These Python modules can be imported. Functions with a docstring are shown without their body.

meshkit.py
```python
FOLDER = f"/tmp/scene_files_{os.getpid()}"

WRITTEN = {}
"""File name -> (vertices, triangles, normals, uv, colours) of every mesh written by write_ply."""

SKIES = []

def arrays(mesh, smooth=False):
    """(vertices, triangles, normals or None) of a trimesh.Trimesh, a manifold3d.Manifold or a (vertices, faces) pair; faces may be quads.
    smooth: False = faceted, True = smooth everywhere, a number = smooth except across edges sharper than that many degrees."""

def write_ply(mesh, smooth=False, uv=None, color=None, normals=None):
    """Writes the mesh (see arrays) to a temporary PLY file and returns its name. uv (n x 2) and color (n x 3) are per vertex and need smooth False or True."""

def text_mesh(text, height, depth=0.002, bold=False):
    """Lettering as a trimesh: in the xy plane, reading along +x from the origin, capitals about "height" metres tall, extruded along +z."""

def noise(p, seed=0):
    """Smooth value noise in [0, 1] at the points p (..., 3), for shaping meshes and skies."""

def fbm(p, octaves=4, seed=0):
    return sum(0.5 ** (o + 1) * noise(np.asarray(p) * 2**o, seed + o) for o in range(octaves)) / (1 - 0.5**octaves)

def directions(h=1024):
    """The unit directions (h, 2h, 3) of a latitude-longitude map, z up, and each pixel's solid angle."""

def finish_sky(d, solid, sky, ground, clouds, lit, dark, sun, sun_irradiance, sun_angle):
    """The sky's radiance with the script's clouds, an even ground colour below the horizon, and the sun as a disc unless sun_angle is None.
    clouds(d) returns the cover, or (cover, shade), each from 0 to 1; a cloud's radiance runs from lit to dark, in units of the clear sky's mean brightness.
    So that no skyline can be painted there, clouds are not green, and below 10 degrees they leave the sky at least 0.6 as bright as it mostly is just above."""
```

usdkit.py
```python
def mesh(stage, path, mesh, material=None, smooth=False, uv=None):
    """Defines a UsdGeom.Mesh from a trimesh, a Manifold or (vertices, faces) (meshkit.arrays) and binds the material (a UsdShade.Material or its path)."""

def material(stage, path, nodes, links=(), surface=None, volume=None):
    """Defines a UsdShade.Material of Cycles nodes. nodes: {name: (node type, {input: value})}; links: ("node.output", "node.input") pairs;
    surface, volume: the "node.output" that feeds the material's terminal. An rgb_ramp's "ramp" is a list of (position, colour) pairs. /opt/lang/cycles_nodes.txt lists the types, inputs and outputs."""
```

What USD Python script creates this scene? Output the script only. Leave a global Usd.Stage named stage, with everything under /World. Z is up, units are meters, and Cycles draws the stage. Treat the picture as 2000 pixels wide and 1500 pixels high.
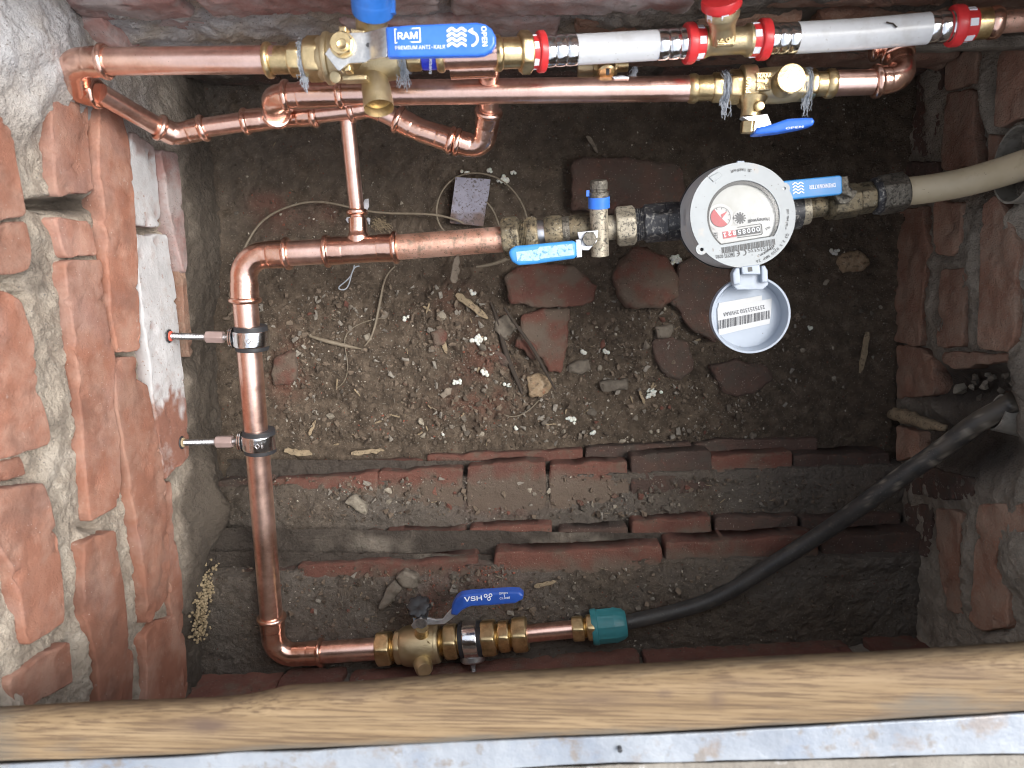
import math, random
import numpy as np, trimesh, shapely
from shapely.geometry import Polygon, Point, LineString, box as sbox
from shapely import affinity
from scipy.spatial import Delaunay, ConvexHull
import usdkit, meshkit
from meshkit import fbm, noise
from pxr import Usd, UsdGeom, UsdLux, UsdShade, Gf, Sdf, Vt

stage = Usd.Stage.CreateInMemory()
UsdGeom.SetStageUpAxis(stage, "Z"); UsdGeom.SetStageMetersPerUnit(stage, 1.0)
UsdGeom.Xform.Define(stage, "/World")
rng = np.random.default_rng(11)

# ---------------------------------------------------------------- camera, sky, sun, exposure
FPX = 1450.0                                    # focal length in pixels of the 2000 px wide photograph
CAM = np.array([0.0, 0.0, 0.45])                # pavement level is z = 0, the camera is held above the pit
_n = np.array([50.0, 210.0, -FPX]); _n /= np.linalg.norm(_n)      # straight down, in camera axes
_zw = -_n
_xw = np.array([1.0, 0, 0]) - _zw[0] * _zw; _xw /= np.linalg.norm(_xw)
_yw = np.cross(_zw, _xw)
ROT = np.array([_xw, _yw, _zw])                 # camera axes -> world axes
EXPOSURE = 1.86
SUN_DIR = np.array([0.54, 0.17, 0.82]); SUN_DIR /= np.linalg.norm(SUN_DIR)
SUN_INTENSITY, SUN_ANGLE, SKY_STRENGTH = 0.22, 34.0, 0.15

cam = UsdGeom.Camera.Define(stage, "/World/camera")
m4 = Gf.Matrix4d(*[float(x) for x in (*ROT[:, 0], 0, *ROT[:, 1], 0, *ROT[:, 2], 0, *CAM, 1)])
cam.AddTransformOp().Set(m4)
cam.CreateHorizontalApertureAttr(36.0); cam.CreateVerticalApertureAttr(27.0)
cam.CreateFocalLengthAttr(36.0 * FPX / 2000.0)
cam.CreateFStopAttr(8.0); cam.CreateFocusDistanceAttr(0.86)
cam.CreateClippingRangeAttr((0.02, 500.0))
cam.CreateExposureAttr(EXPOSURE)

sun = UsdLux.DistantLight.Define(stage, "/World/sun")
sun.CreateIntensityAttr(SUN_INTENSITY); sun.CreateAngleAttr(SUN_ANGLE); sun.CreateNormalizeAttr(True)
sun.CreateColorAttr(Gf.Vec3f(1.0, 0.96, 0.90))
_zax = SUN_DIR; _xax = np.cross([0, 1, 0], _zax); _xax /= np.linalg.norm(_xax); _yax = np.cross(_zax, _xax)
sun.AddTransformOp().Set(Gf.Matrix4d(*[float(x) for x in (*_xax, 0, *_yax, 0, *_zax, 0, 0, 0, 5, 1)]))

usdkit.material(stage, "/World/Looks/sky", {
    "sky": ("sky_texture", {"sky_type": "single_scattering", "sun_disc": False, "sun_elevation": float(math.asin(SUN_DIR[2])),
                            "sun_rotation": float(math.atan2(SUN_DIR[0], SUN_DIR[1])), "aerosol_density": 2.0}),
    "bw": ("rgb_to_bw", {}),
    "grey": ("combine_color", {}),
    "tc": ("texture_coordinate", {}),
    "cl": ("noise_texture", {"scale": 2.2, "detail": 5.0, "roughness": 0.55}),
    "mr": ("map_range", {"from_min": 0.30, "from_max": 0.62, "to_min": 0.45, "to_max": 0.95, "clamp": True}),
    "mix": ("mix", {}),
    "bg": ("background_shader", {"strength": SKY_STRENGTH})},
    [("sky.color", "bw.color"), ("bw.val", "grey.r"), ("bw.val", "grey.g"), ("bw.val", "grey.b"), ("tc.generated", "cl.vector"),
     ("cl.fac", "mr.value"), ("mr.result", "mix.fac"), ("sky.color", "mix.color1"), ("grey.color", "mix.color2"), ("mix.color", "bg.color")],
    surface="bg.background")
dome = UsdLux.DomeLight.Define(stage, "/World/sky")
UsdShade.MaterialBindingAPI.Apply(dome.GetPrim()).Bind(UsdShade.Material.Get(stage, "/World/Looks/sky"))
dome.GetPrim().SetCustomDataByKey("kind", "structure")


# ---------------------------------------------------------------- projection helpers
def ray(px, py):
    d = np.stack(np.broadcast_arrays(np.asarray(px, float) - 1000.0, 750.0 - np.asarray(py, float), -FPX), -1)
    return d @ ROT.T


def P(px, py, D):
    """The point seen at pixel (px, py) of the 2000 x 1500 photograph, D metres below the camera."""
    d = ray(px, py)
    return CAM + d * (np.asarray(D, float) / -d[..., 2])[..., None]


def project(p):
    c = (np.asarray(p, float) - CAM) @ ROT
    return np.stack([1000.0 + c[..., 0] / -c[..., 2] * FPX, 750.0 - c[..., 1] / -c[..., 2] * FPX], -1)


def mpp(p):
    """Metres per photograph pixel at the point p."""
    return float(-((np.asarray(p, float) - CAM) @ ROT[:, 2]) / FPX)


class Plane:
    def __init__(s, o, u, v):
        s.o, s.u, s.v = (np.asarray(x, float) for x in (o, u, v)); s.n = np.cross(s.u, s.v)

    def uv(s, pts):
        d = ray(*np.asarray(pts, float).T)
        t = ((s.o - CAM) @ s.n) / (d @ s.n)
        w = CAM + d * t[:, None] - s.o
        return np.stack([w @ s.u, w @ s.v], -1)

    def world(s, q):
        q = np.asarray(q, float)
        return s.o + q[:, :1] * s.u + q[:, 1:2] * s.v + (q[:, 2:3] * s.n if q.shape[1] > 2 else 0)


# ---------------------------------------------------------------- prims
_count = {}


def numbered(parent, name):
    k = (parent, name); n = _count.get(k, 0); _count[k] = n + 1
    return f"{parent}/{name}" + (f"_{n:03d}" if n else "")


class T:
    def __init__(s, path, origin): s.path, s.origin = path, np.asarray(origin, float)


def tag(prim, label=None, cat=None, group=None, kind=None):
    for k, v in (("label", label), ("category", cat), ("group", group), ("kind", kind)):
        if v: prim.SetCustomDataByKey(k, v)


def thing(name, label, cat, origin, group=None, kind=None):
    t = T(numbered("/World", name), origin)
    x = UsdGeom.Xform.Define(stage, t.path); x.AddTranslateOp().Set(Gf.Vec3d(*[float(c) for c in origin]))
    tag(x.GetPrim(), label, cat, group, kind)
    return t


def orient(m):
    v, f = m
    a = v[f]; vol = np.einsum("ij,ij->i", a[:, 0] - v.mean(0), np.cross(a[:, 1] - v.mean(0), a[:, 2] - v.mean(0))).sum()
    return (v, f[:, ::-1]) if vol < 0 else m


def part(t, name, mesh, mat, smooth=35, label=None, kind=None, attrs=None):
    path = numbered(t.path, name)
    v, f = mesh
    m = usdkit.mesh(stage, path, (v - t.origin, f), "/World/Looks/" + mat, smooth=smooth)
    for k, a in (attrs or {}).items():
        UsdGeom.PrimvarsAPI(m).CreatePrimvar(k, Sdf.ValueTypeNames.FloatArray, "vertex").Set(Vt.FloatArray.FromNumpy(np.asarray(a, np.float32)))
    tag(m.GetPrim(), label, None, None, kind)
    return T(path, t.origin)


def single(name, label, cat, mesh, mat, smooth=35, group=None, kind=None, attrs=None):
    v, f = mesh
    o = np.array([v[:, 0].mean(), v[:, 1].mean(), v[:, 2].min()])
    path = numbered("/World", name)
    m = usdkit.mesh(stage, path, (v - o, f), "/World/Looks/" + mat, smooth=smooth)
    m.AddTranslateOp().Set(Gf.Vec3d(*[float(c) for c in o]))
    for k, a in (attrs or {}).items():
        UsdGeom.PrimvarsAPI(m).CreatePrimvar(k, Sdf.ValueTypeNames.FloatArray, "vertex").Set(Vt.FloatArray.FromNumpy(np.asarray(a, np.float32)))
    tag(m.GetPrim(), label, cat, group, kind)
    return T(path, o)


def curves(t, name, lines, width, mat, kind=None):
    path = numbered(t.path, name)
    c = UsdGeom.BasisCurves.Define(stage, path)
    c.CreateTypeAttr("linear")
    c.CreateCurveVertexCountsAttr([len(l) for l in lines])
    c.CreatePointsAttr(Vt.Vec3fArray.FromNumpy(np.vstack([l - t.origin for l in lines]).astype(np.float32)))
    c.CreateWidthsAttr(Vt.FloatArray([width])); c.SetWidthsInterpolation("constant")
    UsdShade.MaterialBindingAPI.Apply(c.GetPrim()).Bind(UsdShade.Material.Get(stage, "/World/Looks/" + mat))
    tag(c.GetPrim(), None, None, None, kind)


# ---------------------------------------------------------------- shapes: each returns (vertices, triangles)
def J(*ms):
    vs, fs, n = [], [], 0
    for v, f in ms:
        vs.append(v); fs.append(f + n); n += len(v)
    return np.vstack(vs), np.vstack(fs)


def unit(a):
    a = np.asarray(a, float); return a / np.linalg.norm(a)


def frame(ax):
    ax = unit(ax); a = np.cross(ax, [0, 0, 1.0] if abs(ax[2]) < 0.9 else [0, 1.0, 0]); a = unit(a)
    return ax, a, np.cross(ax, a)


def fillet(pts, rad, n=10):
    pts = [np.asarray(p, float) for p in pts]
    out = [pts[0]]
    for i in range(1, len(pts) - 1):
        a, b, c = pts[i - 1], pts[i], pts[i + 1]
        d1, d2 = unit(a - b), unit(c - b)
        r = rad[i - 1] if np.ndim(rad) else rad
        ang = math.acos(np.clip(d1 @ d2, -1, 1)); L = r / math.tan(ang / 2) if ang > 0.05 else 0
        L = min(L, 0.48 * np.linalg.norm(a - b), 0.48 * np.linalg.norm(c - b)); r = L * math.tan(ang / 2)
        cen = b + unit(d1 + d2) * (r / math.sin(ang / 2))
        s, e = b + d1 * L - cen, b + d2 * L - cen
        w = math.acos(np.clip(unit(s) @ unit(e), -1, 1))
        for k in range(n + 1):
            q = k / n
            out.append(cen + (s * math.sin((1 - q) * w) + e * math.sin(q * w)) / max(math.sin(w), 1e-6))
    out.append(pts[-1])
    return np.array(out)


def smoothpath(pts, n=60):
    from scipy.interpolate import CubicSpline
    pts = np.asarray(pts, float); s = np.r_[0, np.cumsum(np.linalg.norm(np.diff(pts, axis=0), axis=1))]
    return CubicSpline(s, pts)(np.linspace(0, s[-1], n))


def tube(path, r, sides=28, cap=True, wob=0.0):
    p = np.asarray(path, float); n = len(p)
    t = np.gradient(p, axis=0); t /= np.linalg.norm(t, axis=1, keepdims=True)
    a = np.zeros_like(p); a[0] = frame(t[0])[1]
    for i in range(1, n):
        q = a[i - 1] - (a[i - 1] @ t[i]) * t[i]; a[i] = unit(q)
    b = np.cross(t, a)
    rr = np.broadcast_to(np.asarray(r, float), (n,))
    th = np.arange(sides) * 2 * math.pi / sides
    v = p[:, None] + rr[:, None, None] * (np.cos(th)[None, :, None] * a[:, None] + np.sin(th)[None, :, None] * b[:, None])
    v = v.reshape(-1, 3)
    i, j = np.meshgrid(np.arange(n - 1), np.arange(sides), indexing="ij")
    q = np.stack([i * sides + j, i * sides + (j + 1) % sides, (i + 1) * sides + (j + 1) % sides, (i + 1) * sides + j], -1).reshape(-1, 4)
    f = np.vstack([q[:, [0, 1, 2]], q[:, [0, 2, 3]]])
    if wob: v = v + (noise(v * 300, 3)[:, None] - 0.5) * wob
    if cap:
        v = np.vstack([v, p[:1], p[-1:]]); k = len(v) - 2; s = np.arange(sides)
        f = np.vstack([f, np.stack([np.full(sides, k), (s + 1) % sides, s], 1), np.stack([np.full(sides, k + 1), (n - 1) * sides + s, (n - 1) * sides + (s + 1) % sides], 1)])
    return orient((v, f)) if cap else (v, f)


def lathe(p0, axis, prof, sides=40, rfun=None):
    """prof: (distance along the axis from p0, radius) pairs; the ends are closed on the axis."""
    ax, a, b = frame(axis); prof = np.asarray(prof, float)
    th = np.arange(sides) * 2 * math.pi / sides
    s, r = prof[:, :1], np.repeat(prof[:, 1:2], sides, 1)
    if rfun is not None: r = rfun(s, th[None, :], r)
    v = np.asarray(p0, float) + s[..., None] * ax + (r * np.cos(th))[..., None] * a + (r * np.sin(th))[..., None] * b
    n = len(prof); v = v.reshape(-1, 3)
    i, j = np.meshgrid(np.arange(n - 1), np.arange(sides), indexing="ij")
    q = np.stack([i * sides + j, i * sides + (j + 1) % sides, (i + 1) * sides + (j + 1) % sides, (i + 1) * sides + j], -1).reshape(-1, 4)
    f = np.vstack([q[:, [0, 1, 2]], q[:, [0, 2, 3]]])
    v = np.vstack([v, np.asarray(p0) + prof[0, 0] * ax, np.asarray(p0) + prof[-1, 0] * ax]); k = len(v) - 2; t = np.arange(sides)
    f = np.vstack([f, np.stack([np.full(sides, k), (t + 1) % sides, t], 1), np.stack([np.full(sides, k + 1), (n - 1) * sides + t, (n - 1) * sides + (t + 1) % sides], 1)])
    return orient((v, f))


def hexnut(p0, axis, L, af, rot=0.0, cham=0.12):
    """A hexagon nut of half width af (apothem) from p0 along the axis, its corners turned off."""
    e = cham * af
    prof = [(0, af * 0.94), (0, af * 0.98), (e, af * 1.15), (L - e, af * 1.15), (L, af * 0.98), (L, af * 0.94)]
    def rf(s, th, r):
        h = af / np.cos((th + rot + math.pi / 6) % (math.pi / 3) - math.pi / 6)
        return np.minimum(r, h)
    return lathe(p0, axis, prof, 48, rf)


def chain(p0, axis, segs):
    """Consecutive lathe profile of (length, r0, r1) pieces."""
    prof, s = [], 0.0
    for L, r0, r1 in segs:
        prof += [(s, r0), (s + L, r1)]; s += L
    return lathe(p0, axis, prof)


def rod(p0, p1, r, pitch=0.0017, depth=0.0007, sides=14):
    L = np.linalg.norm(np.subtract(p1, p0)); n = int(L / pitch)
    prof = []
    for i in range(n):
        prof += [(i * pitch, r - depth), (i * pitch + pitch * 0.5, r)]
    return lathe(p0, np.subtract(p1, p0), prof, sides)


def ringpts(poly, res):
    ext = np.array(shapely.segmentize(poly.exterior, res).coords)[:-1]
    L = poly.exterior.length; n = max(8, int(L / res))
    pts = np.array([poly.exterior.interpolate(i * L / n).coords[0] for i in range(n)])
    if Polygon(pts).exterior.is_ccw is False: pts = pts[::-1]
    return pts


def slab(poly, thick, bev, res, inner=None):
    """A slab of a 2D outline with a rounded upper edge: vertices (x, y, h), h from 0 to thick, and triangles."""
    ring = ringpts(poly, res); n = len(ring)
    tg = np.roll(ring, -1, 0) - np.roll(ring, 1, 0); tg /= np.linalg.norm(tg, axis=1, keepdims=True) + 1e-12
    inn = np.stack([-tg[:, 1], tg[:, 0]], 1)
    layers = [(0, 0.0), (0, thick - bev)] + [(bev * (1 - math.cos(a)), thick - bev + bev * math.sin(a)) for a in (0.4, 0.8, 1.2, math.pi / 2)]
    v = np.vstack([np.c_[ring + inn * o, np.full(n, h)] for o, h in layers])
    f = []
    j = np.arange(n); k = (j + 1) % n
    for l in range(len(layers) - 1):
        a, b = l * n, (l + 1) * n
        f += [np.stack([a + j, a + k, b + k], 1), np.stack([a + j, b + k, b + j], 1)]
    top0 = (len(layers) - 1) * n
    last = v[top0:, :2]; lp = Polygon(last).buffer(0)
    pts = last
    inner = inner or res * 1.6
    if inner > 0:
        x0, y0, x1, y1 = lp.bounds
        g = np.stack(np.meshgrid(np.arange(x0, x1, inner), np.arange(y0, y1, inner)), -1).reshape(-1, 2)
        ip = lp.buffer(-0.55 * inner)
        if len(g) and not ip.is_empty:
            g = g[shapely.contains_xy(ip, g[:, 0], g[:, 1])]
            pts = np.vstack([last, g]); v = np.vstack([v, np.c_[g, np.full(len(g), thick)]])
    def cap(p, idx, up):
        d = Delaunay(p).simplices; c = p[d].mean(1); d = d[shapely.contains_xy(lp.buffer(1e-9) if up else Polygon(ring).buffer(1e-9), c[:, 0], c[:, 1])]
        a = p[d]; s = np.cross(a[:, 1] - a[:, 0], a[:, 2] - a[:, 0])
        d = d[np.abs(s) > 1e-16]; s = s[np.abs(s) > 1e-16]
        d = np.where(((s > 0) == up)[:, None], d, d[:, ::-1]); return idx[d]
    idx = np.r_[np.arange(top0, top0 + n), np.arange(len(layers) * n, len(v))]
    f += [cap(pts, idx, True), cap(ring, np.arange(n), False)]
    return v, np.vstack(f)


def pxslab(pts, D, thick, bev=None, res=None, rnd=0.0, inner=None):
    """A slab whose outline is given in photograph pixels and lies in the level plane D below the camera (D may be a function of x, y)."""
    poly = pts if isinstance(pts, Polygon) else Polygon(pts)
    if rnd: poly = poly.buffer(rnd).buffer(-2 * rnd).buffer(rnd)
    Dm = D if np.isscalar(D) else float(D(*poly.centroid.coords[0]))
    m = mpp(P(*poly.centroid.coords[0], Dm))
    bev = 0.0008 if bev is None else bev
    v, f = slab(poly, thick / m, bev / m, res or max(1.2, math.sqrt(poly.area) / 14), inner)
    d = D if np.isscalar(D) else D(v[:, 0], v[:, 1])
    w = P(v[:, 0], v[:, 1], d) + np.c_[np.zeros((len(v), 2)), v[:, 2] * m - thick]
    return orient((w, f))


def ext(poly, h):
    """A thin print or plate of a 2D polygon with holes (photograph pixels), h metres thick, as vertices (x, y, h)."""
    gs = getattr(poly, "geoms", [poly])
    ms = [trimesh.creation.extrude_polygon(g, 1.0, engine="earcut") for g in gs if g.area > 0.05]
    return J(*[(np.array(m.vertices) * [1, 1, h], np.array(m.faces)) for m in ms])


def pxprint(poly, D, h=0.0003):
    v, f = ext(poly, h)
    w = P(v[:, 0], v[:, 1], D if np.isscalar(D) else D(v[:, 0], v[:, 1])); w[:, 2] += v[:, 2]
    return orient((w, f))


def pxtext(s, cx, cy, hpx, ang, D, bold=False, depth=0.0003, width=None):
    """Lettering centred at a pixel, capitals hpx pixels tall, turned ang degrees counter-clockwise as the photograph shows it."""
    t = meshkit.text_mesh(s, hpx, 1.0, bold); v = np.array(t.vertices)
    v[:, 0] -= (v[:, 0].min() + v[:, 0].max()) / 2; v[:, 1] -= hpx / 2
    if width: v[:, 0] *= width / (v[:, 0].max() - v[:, 0].min())
    c, sn = math.cos(math.radians(ang)), math.sin(math.radians(ang))
    x = cx + c * v[:, 0] - sn * v[:, 1]; y = cy - (sn * v[:, 0] + c * v[:, 1])
    w = P(x, y, D if np.isscalar(D) else D(x, y)); w[:, 2] += v[:, 2] * depth
    return orient((w, np.array(t.faces)))


def jitter(poly, a, seed, step=None):
    """The outline, unevenly worn: moved in and out by a smooth noise of about a."""
    from scipy.ndimage import gaussian_filter1d
    step = step or 2 * a
    p = ringpts(poly, step); r = np.random.default_rng(seed)
    o = np.stack([gaussian_filter1d(r.normal(0, 1, len(p)), s_, mode="wrap") * math.sqrt(s_ * 3.5) * w_ for s_, w_ in ((4, 1.0), (1.5, .45))]).sum(0) * a
    tg = np.roll(p, -1, 0) - np.roll(p, 1, 0); tg /= np.linalg.norm(tg, axis=1, keepdims=True) + 1e-12
    q = Polygon(p + np.stack([-tg[:, 1], tg[:, 0]], 1) * o[:, None]).buffer(0)
    return q if q.geom_type == "Polygon" else max(q.geoms, key=lambda g: g.area)


def brick_on(plane, pts, proud, seed, depth=0.025, bev=0.0022, res=0.0042, amp=0.0014, uv=False):
    q = Polygon(np.asarray(pts, float) if uv else plane.uv(pts)).buffer(0)
    r = min(0.004, math.sqrt(q.area) * 0.06)
    q = q.buffer(-r).buffer(r)
    if q.geom_type != "Polygon": q = max(q.geoms, key=lambda g: g.area)
    q = jitter(q, 0.0011, seed, 0.004)
    v, f = slab(q, depth + proud, bev, res)
    tilt = (np.random.default_rng(seed).normal(0, 0.012, 2))
    c = v[:, :2].mean(0)
    v[:, 2] += ((v[:, :2] - c) @ tilt) * (v[:, 2] > depth * 0.5) - depth
    w = plane.world(v)
    k = 55.0
    dn = np.stack([fbm(w * k + 7.3 * s, 4, seed * 7 + s) - 0.5 for s in range(3)], -1) * amp * 2
    dn += (np.minimum(fbm(w * 140, 3, seed + 50) - 0.40, 0) * 0.028)[:, None] * plane.n     # chips and pits
    return orient((w + dn, f))


def sheet(plane, u0, u1, v0, v1, res, hfun):
    """A rough sheet over a plane; hfun(points on the plane, pixels) gives its height."""
    us, vs = np.arange(u0, u1 + res, res), np.arange(v0, v1 + res, res)
    U, V = np.meshgrid(us, vs, indexing="ij")
    w = plane.world(np.c_[U.ravel(), V.ravel()])
    w = w + hfun(w, project(w))[:, None] * plane.n
    a, b = len(us), len(vs)
    i, j = np.meshgrid(np.arange(a - 1), np.arange(b - 1), indexing="ij")
    q = np.stack([i * b + j, (i + 1) * b + j, (i + 1) * b + j + 1, i * b + j + 1], -1).reshape(-1, 4)
    return w, np.vstack([q[:, [0, 1, 2]], q[:, [0, 2, 3]]])


def blobs(px, spec):
    h = np.zeros(len(px))
    for x, y, rx, ry, a, *pw in spec:
        h += a * np.exp(-(((px[:, 0] - x) / rx) ** 2 + ((px[:, 1] - y) / ry) ** 2) ** (pw[0] if pw else 1))
    return h


def stone(c, size, seed, flat=0.7, npts=16):
    r = np.random.default_rng(seed)
    p = r.normal(0, 1, (npts, 3)); p /= np.linalg.norm(p, axis=1, keepdims=True); p *= r.uniform(0.75, 1.0, (npts, 1))
    p *= np.asarray(size, float) * 0.5 * np.array([1, 1, flat])
    a = r.uniform(0, 6.28); p[:, :2] = p[:, :2] @ np.array([[math.cos(a), math.sin(a)], [-math.sin(a), math.cos(a)]])
    h = ConvexHull(p); m = trimesh.Trimesh(p, h.simplices, process=True); m.fix_normals()
    m = m.subdivide(); v = np.array(m.vertices)
    v += (np.stack([noise(v / max(np.max(size), 1e-4) * 5 + 9 * s, seed + s) for s in range(3)], -1) - 0.5) * np.max(size) * 0.10
    return v + np.asarray(c), np.array(m.faces)


def boxm(c, size, rot=None):
    m = trimesh.creation.box(size); v = np.array(m.vertices)
    if rot is not None: v = v @ np.asarray(rot).T
    return v + c, np.array(m.faces)


# ---------------------------------------------------------------- materials
def mk(name, ramp, scale=30, detail=6.0, rough=(0.75, 0.95), metallic=0.0, bump=((200, 0.0006),), masks=(), vary=0.0, spec=0.5, coat=0.0, distort=0.0, stretch=None, extra=None, obj=False):
    N = {"geo": ("geometry", {}), "n0": ("noise_texture", {"scale": float(scale), "detail": float(detail), "roughness": 0.6, "distortion": float(distort)}),
         "ramp": ("rgb_ramp", {"ramp": ramp}), "p": ("principled_bsdf", {"metallic": float(metallic), "specular_ior_level": float(spec), "coat_weight": float(coat), **(extra or {})}),
         "rr": ("map_range", {"from_min": 0.3, "from_max": 0.7, "to_min": float(rough[0]), "to_max": float(rough[1]), "clamp": True})}
    L = []
    src = "geo.position"
    if obj: N["tc"] = ("texture_coordinate", {}); src = "tc.object"
    if stretch:
        N["map"] = ("mapping", {"scale": stretch}); L.append((src, "map.vector")); base = "map.vector"
    else: base = src
    L += [(base, "n0.vector"), ("n0.fac", "ramp.fac"), ("n0.fac", "rr.value")]
    col = "ramp.color"
    for i, mk_ in enumerate(masks):
        kind, color = mk_[0], mk_[-1]
        N[f"x{i}"] = ("mix", {"color2": color}); L.append((col, f"x{i}.color1"))
        if kind == "noise":
            _, s, lo, hi, st, _c = mk_
            N[f"m{i}"] = ("noise_texture", {"scale": float(s), "detail": 5.0, "roughness": 0.65}); N[f"q{i}"] = ("map_range", {"from_min": lo, "from_max": hi, "to_min": 0.0, "to_max": st, "clamp": True})
            N[f"o{i}"] = ("vector_math", {"math_type": "add", "vector2": (3.1 * i, 1.7 * i, 0.6)})
            L += [(src, f"o{i}.vector1"), (f"o{i}.vector", f"m{i}.vector"), (f"m{i}.fac", f"q{i}.value"), (f"q{i}.result", f"x{i}.fac")]
        elif kind == "speck":
            _, s, frac, r, _c = mk_
            N[f"m{i}"] = ("voronoi_texture", {"scale": float(s)}); N[f"q{i}"] = ("math", {"math_type": "less_than", "value2": r}); N[f"s{i}"] = ("separate_color", {}); N[f"h{i}"] = ("math", {"math_type": "less_than", "value2": frac}); N[f"z{i}"] = ("math", {"math_type": "multiply"})
            L += [(src, f"m{i}.vector"), (f"m{i}.distance", f"q{i}.value1"), (f"m{i}.color", f"s{i}.color"), (f"s{i}.r", f"h{i}.value1"), (f"q{i}.value", f"z{i}.value1"), (f"h{i}.value", f"z{i}.value2"), (f"z{i}.value", f"x{i}.fac")]
        elif kind == "attr":
            N[f"m{i}"] = ("attribute", {"attribute": mk_[1]}); L.append((f"m{i}.fac", f"x{i}.fac"))
        col = f"x{i}.color"
    if vary:
        N["oi"] = ("object_info", {}); N["vr"] = ("map_range", {"from_min": 0.0, "from_max": 1.0, "to_min": 1 - vary, "to_max": 1 + vary * 0.8}); N["hsv"] = ("hsv", {})
        L += [("oi.random", "vr.value"), ("vr.result", "hsv.value"), (col, "hsv.color")]; col = "hsv.color"
    L += [(col, "p.base_color"), ("rr.result", "p.roughness")]
    prev = None
    for i, (s, d) in enumerate(bump):
        N[f"bn{i}"] = ("noise_texture", {"scale": float(s), "detail": 4.0, "roughness": 0.6}); N[f"b{i}"] = ("bump", {"distance": float(d), "strength": 1.0})
        L += [(base, f"bn{i}.vector"), (f"bn{i}.fac", f"b{i}.height")]
        if prev: L.append((prev, f"b{i}.normal"))
        prev = f"b{i}.normal"
    if prev: L.append((prev, "p.normal"))
    usdkit.material(stage, "/World/Looks/" + name, N, L, surface="p.BSDF")


def flat(name, c, rough=0.4, metallic=0.0, spread=0.12, **k):
    c = np.asarray(c, float)
    mk(name, [(0.3, tuple(c * (1 - spread))), (0.7, tuple(np.minimum(c * (1 + spread), 1)))], rough=(rough * 0.8, rough * 1.2), metallic=metallic, **{"bump": ((150, 0.00008),), "scale": 60, **k})


LIME = (0.55, 0.53, 0.51)
mk("brick_orange", [(0.25, (0.19, 0.078, 0.048)), (0.5, (0.25, 0.108, 0.068)), (0.75, (0.305, 0.152, 0.102))], 22, rough=(0.75, 0.95), bump=((700, 0.0008), (160, 0.0008)), vary=0.22,
   masks=(("noise", 26, 0.44, 0.64, 0.7, (0.33, 0.20, 0.148)), ("noise", 75, 0.66, 0.70, 0.35, (0.42, 0.36, 0.32)), ("noise", 9, 0.5, 0.66, 0.4, (0.30, 0.21, 0.185)), ("noise", 16, 0.52, 0.66, 0.6, (0.15, 0.07, 0.048)), ("speck", 500, 0.025, 0.2, (0.45, 0.37, 0.32))))
mk("brick_limed", [(0.25, (0.21, 0.085, 0.07)), (0.5, (0.28, 0.15, 0.13)), (0.75, (0.36, 0.24, 0.22))], 26, bump=((420, 0.0008), (90, 0.0014)), vary=0.15,
   masks=(("noise", 18, 0.40, 0.58, 0.85, (0.36, 0.325, 0.31)), ("noise", 60, 0.54, 0.66, 0.6, (0.20, 0.155, 0.14)), ("speck", 600, 0.08, 0.25, (0.12, 0.10, 0.09))))
mk("brick_white", [(0.3, (0.38, 0.375, 0.375)), (0.7, (0.48, 0.475, 0.475))], 40, bump=((420, 0.0007), (110, 0.001)),
   masks=(("attr", "worn", (0.195, 0.088, 0.060)), ("speck", 330, 0.05, 0.28, (0.25, 0.20, 0.17)), ("noise", 45, 0.54, 0.68, 0.6, (0.34, 0.29, 0.265)), ("noise", 130, 0.62, 0.67, 0.6, (0.26, 0.15, 0.11))))
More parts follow.
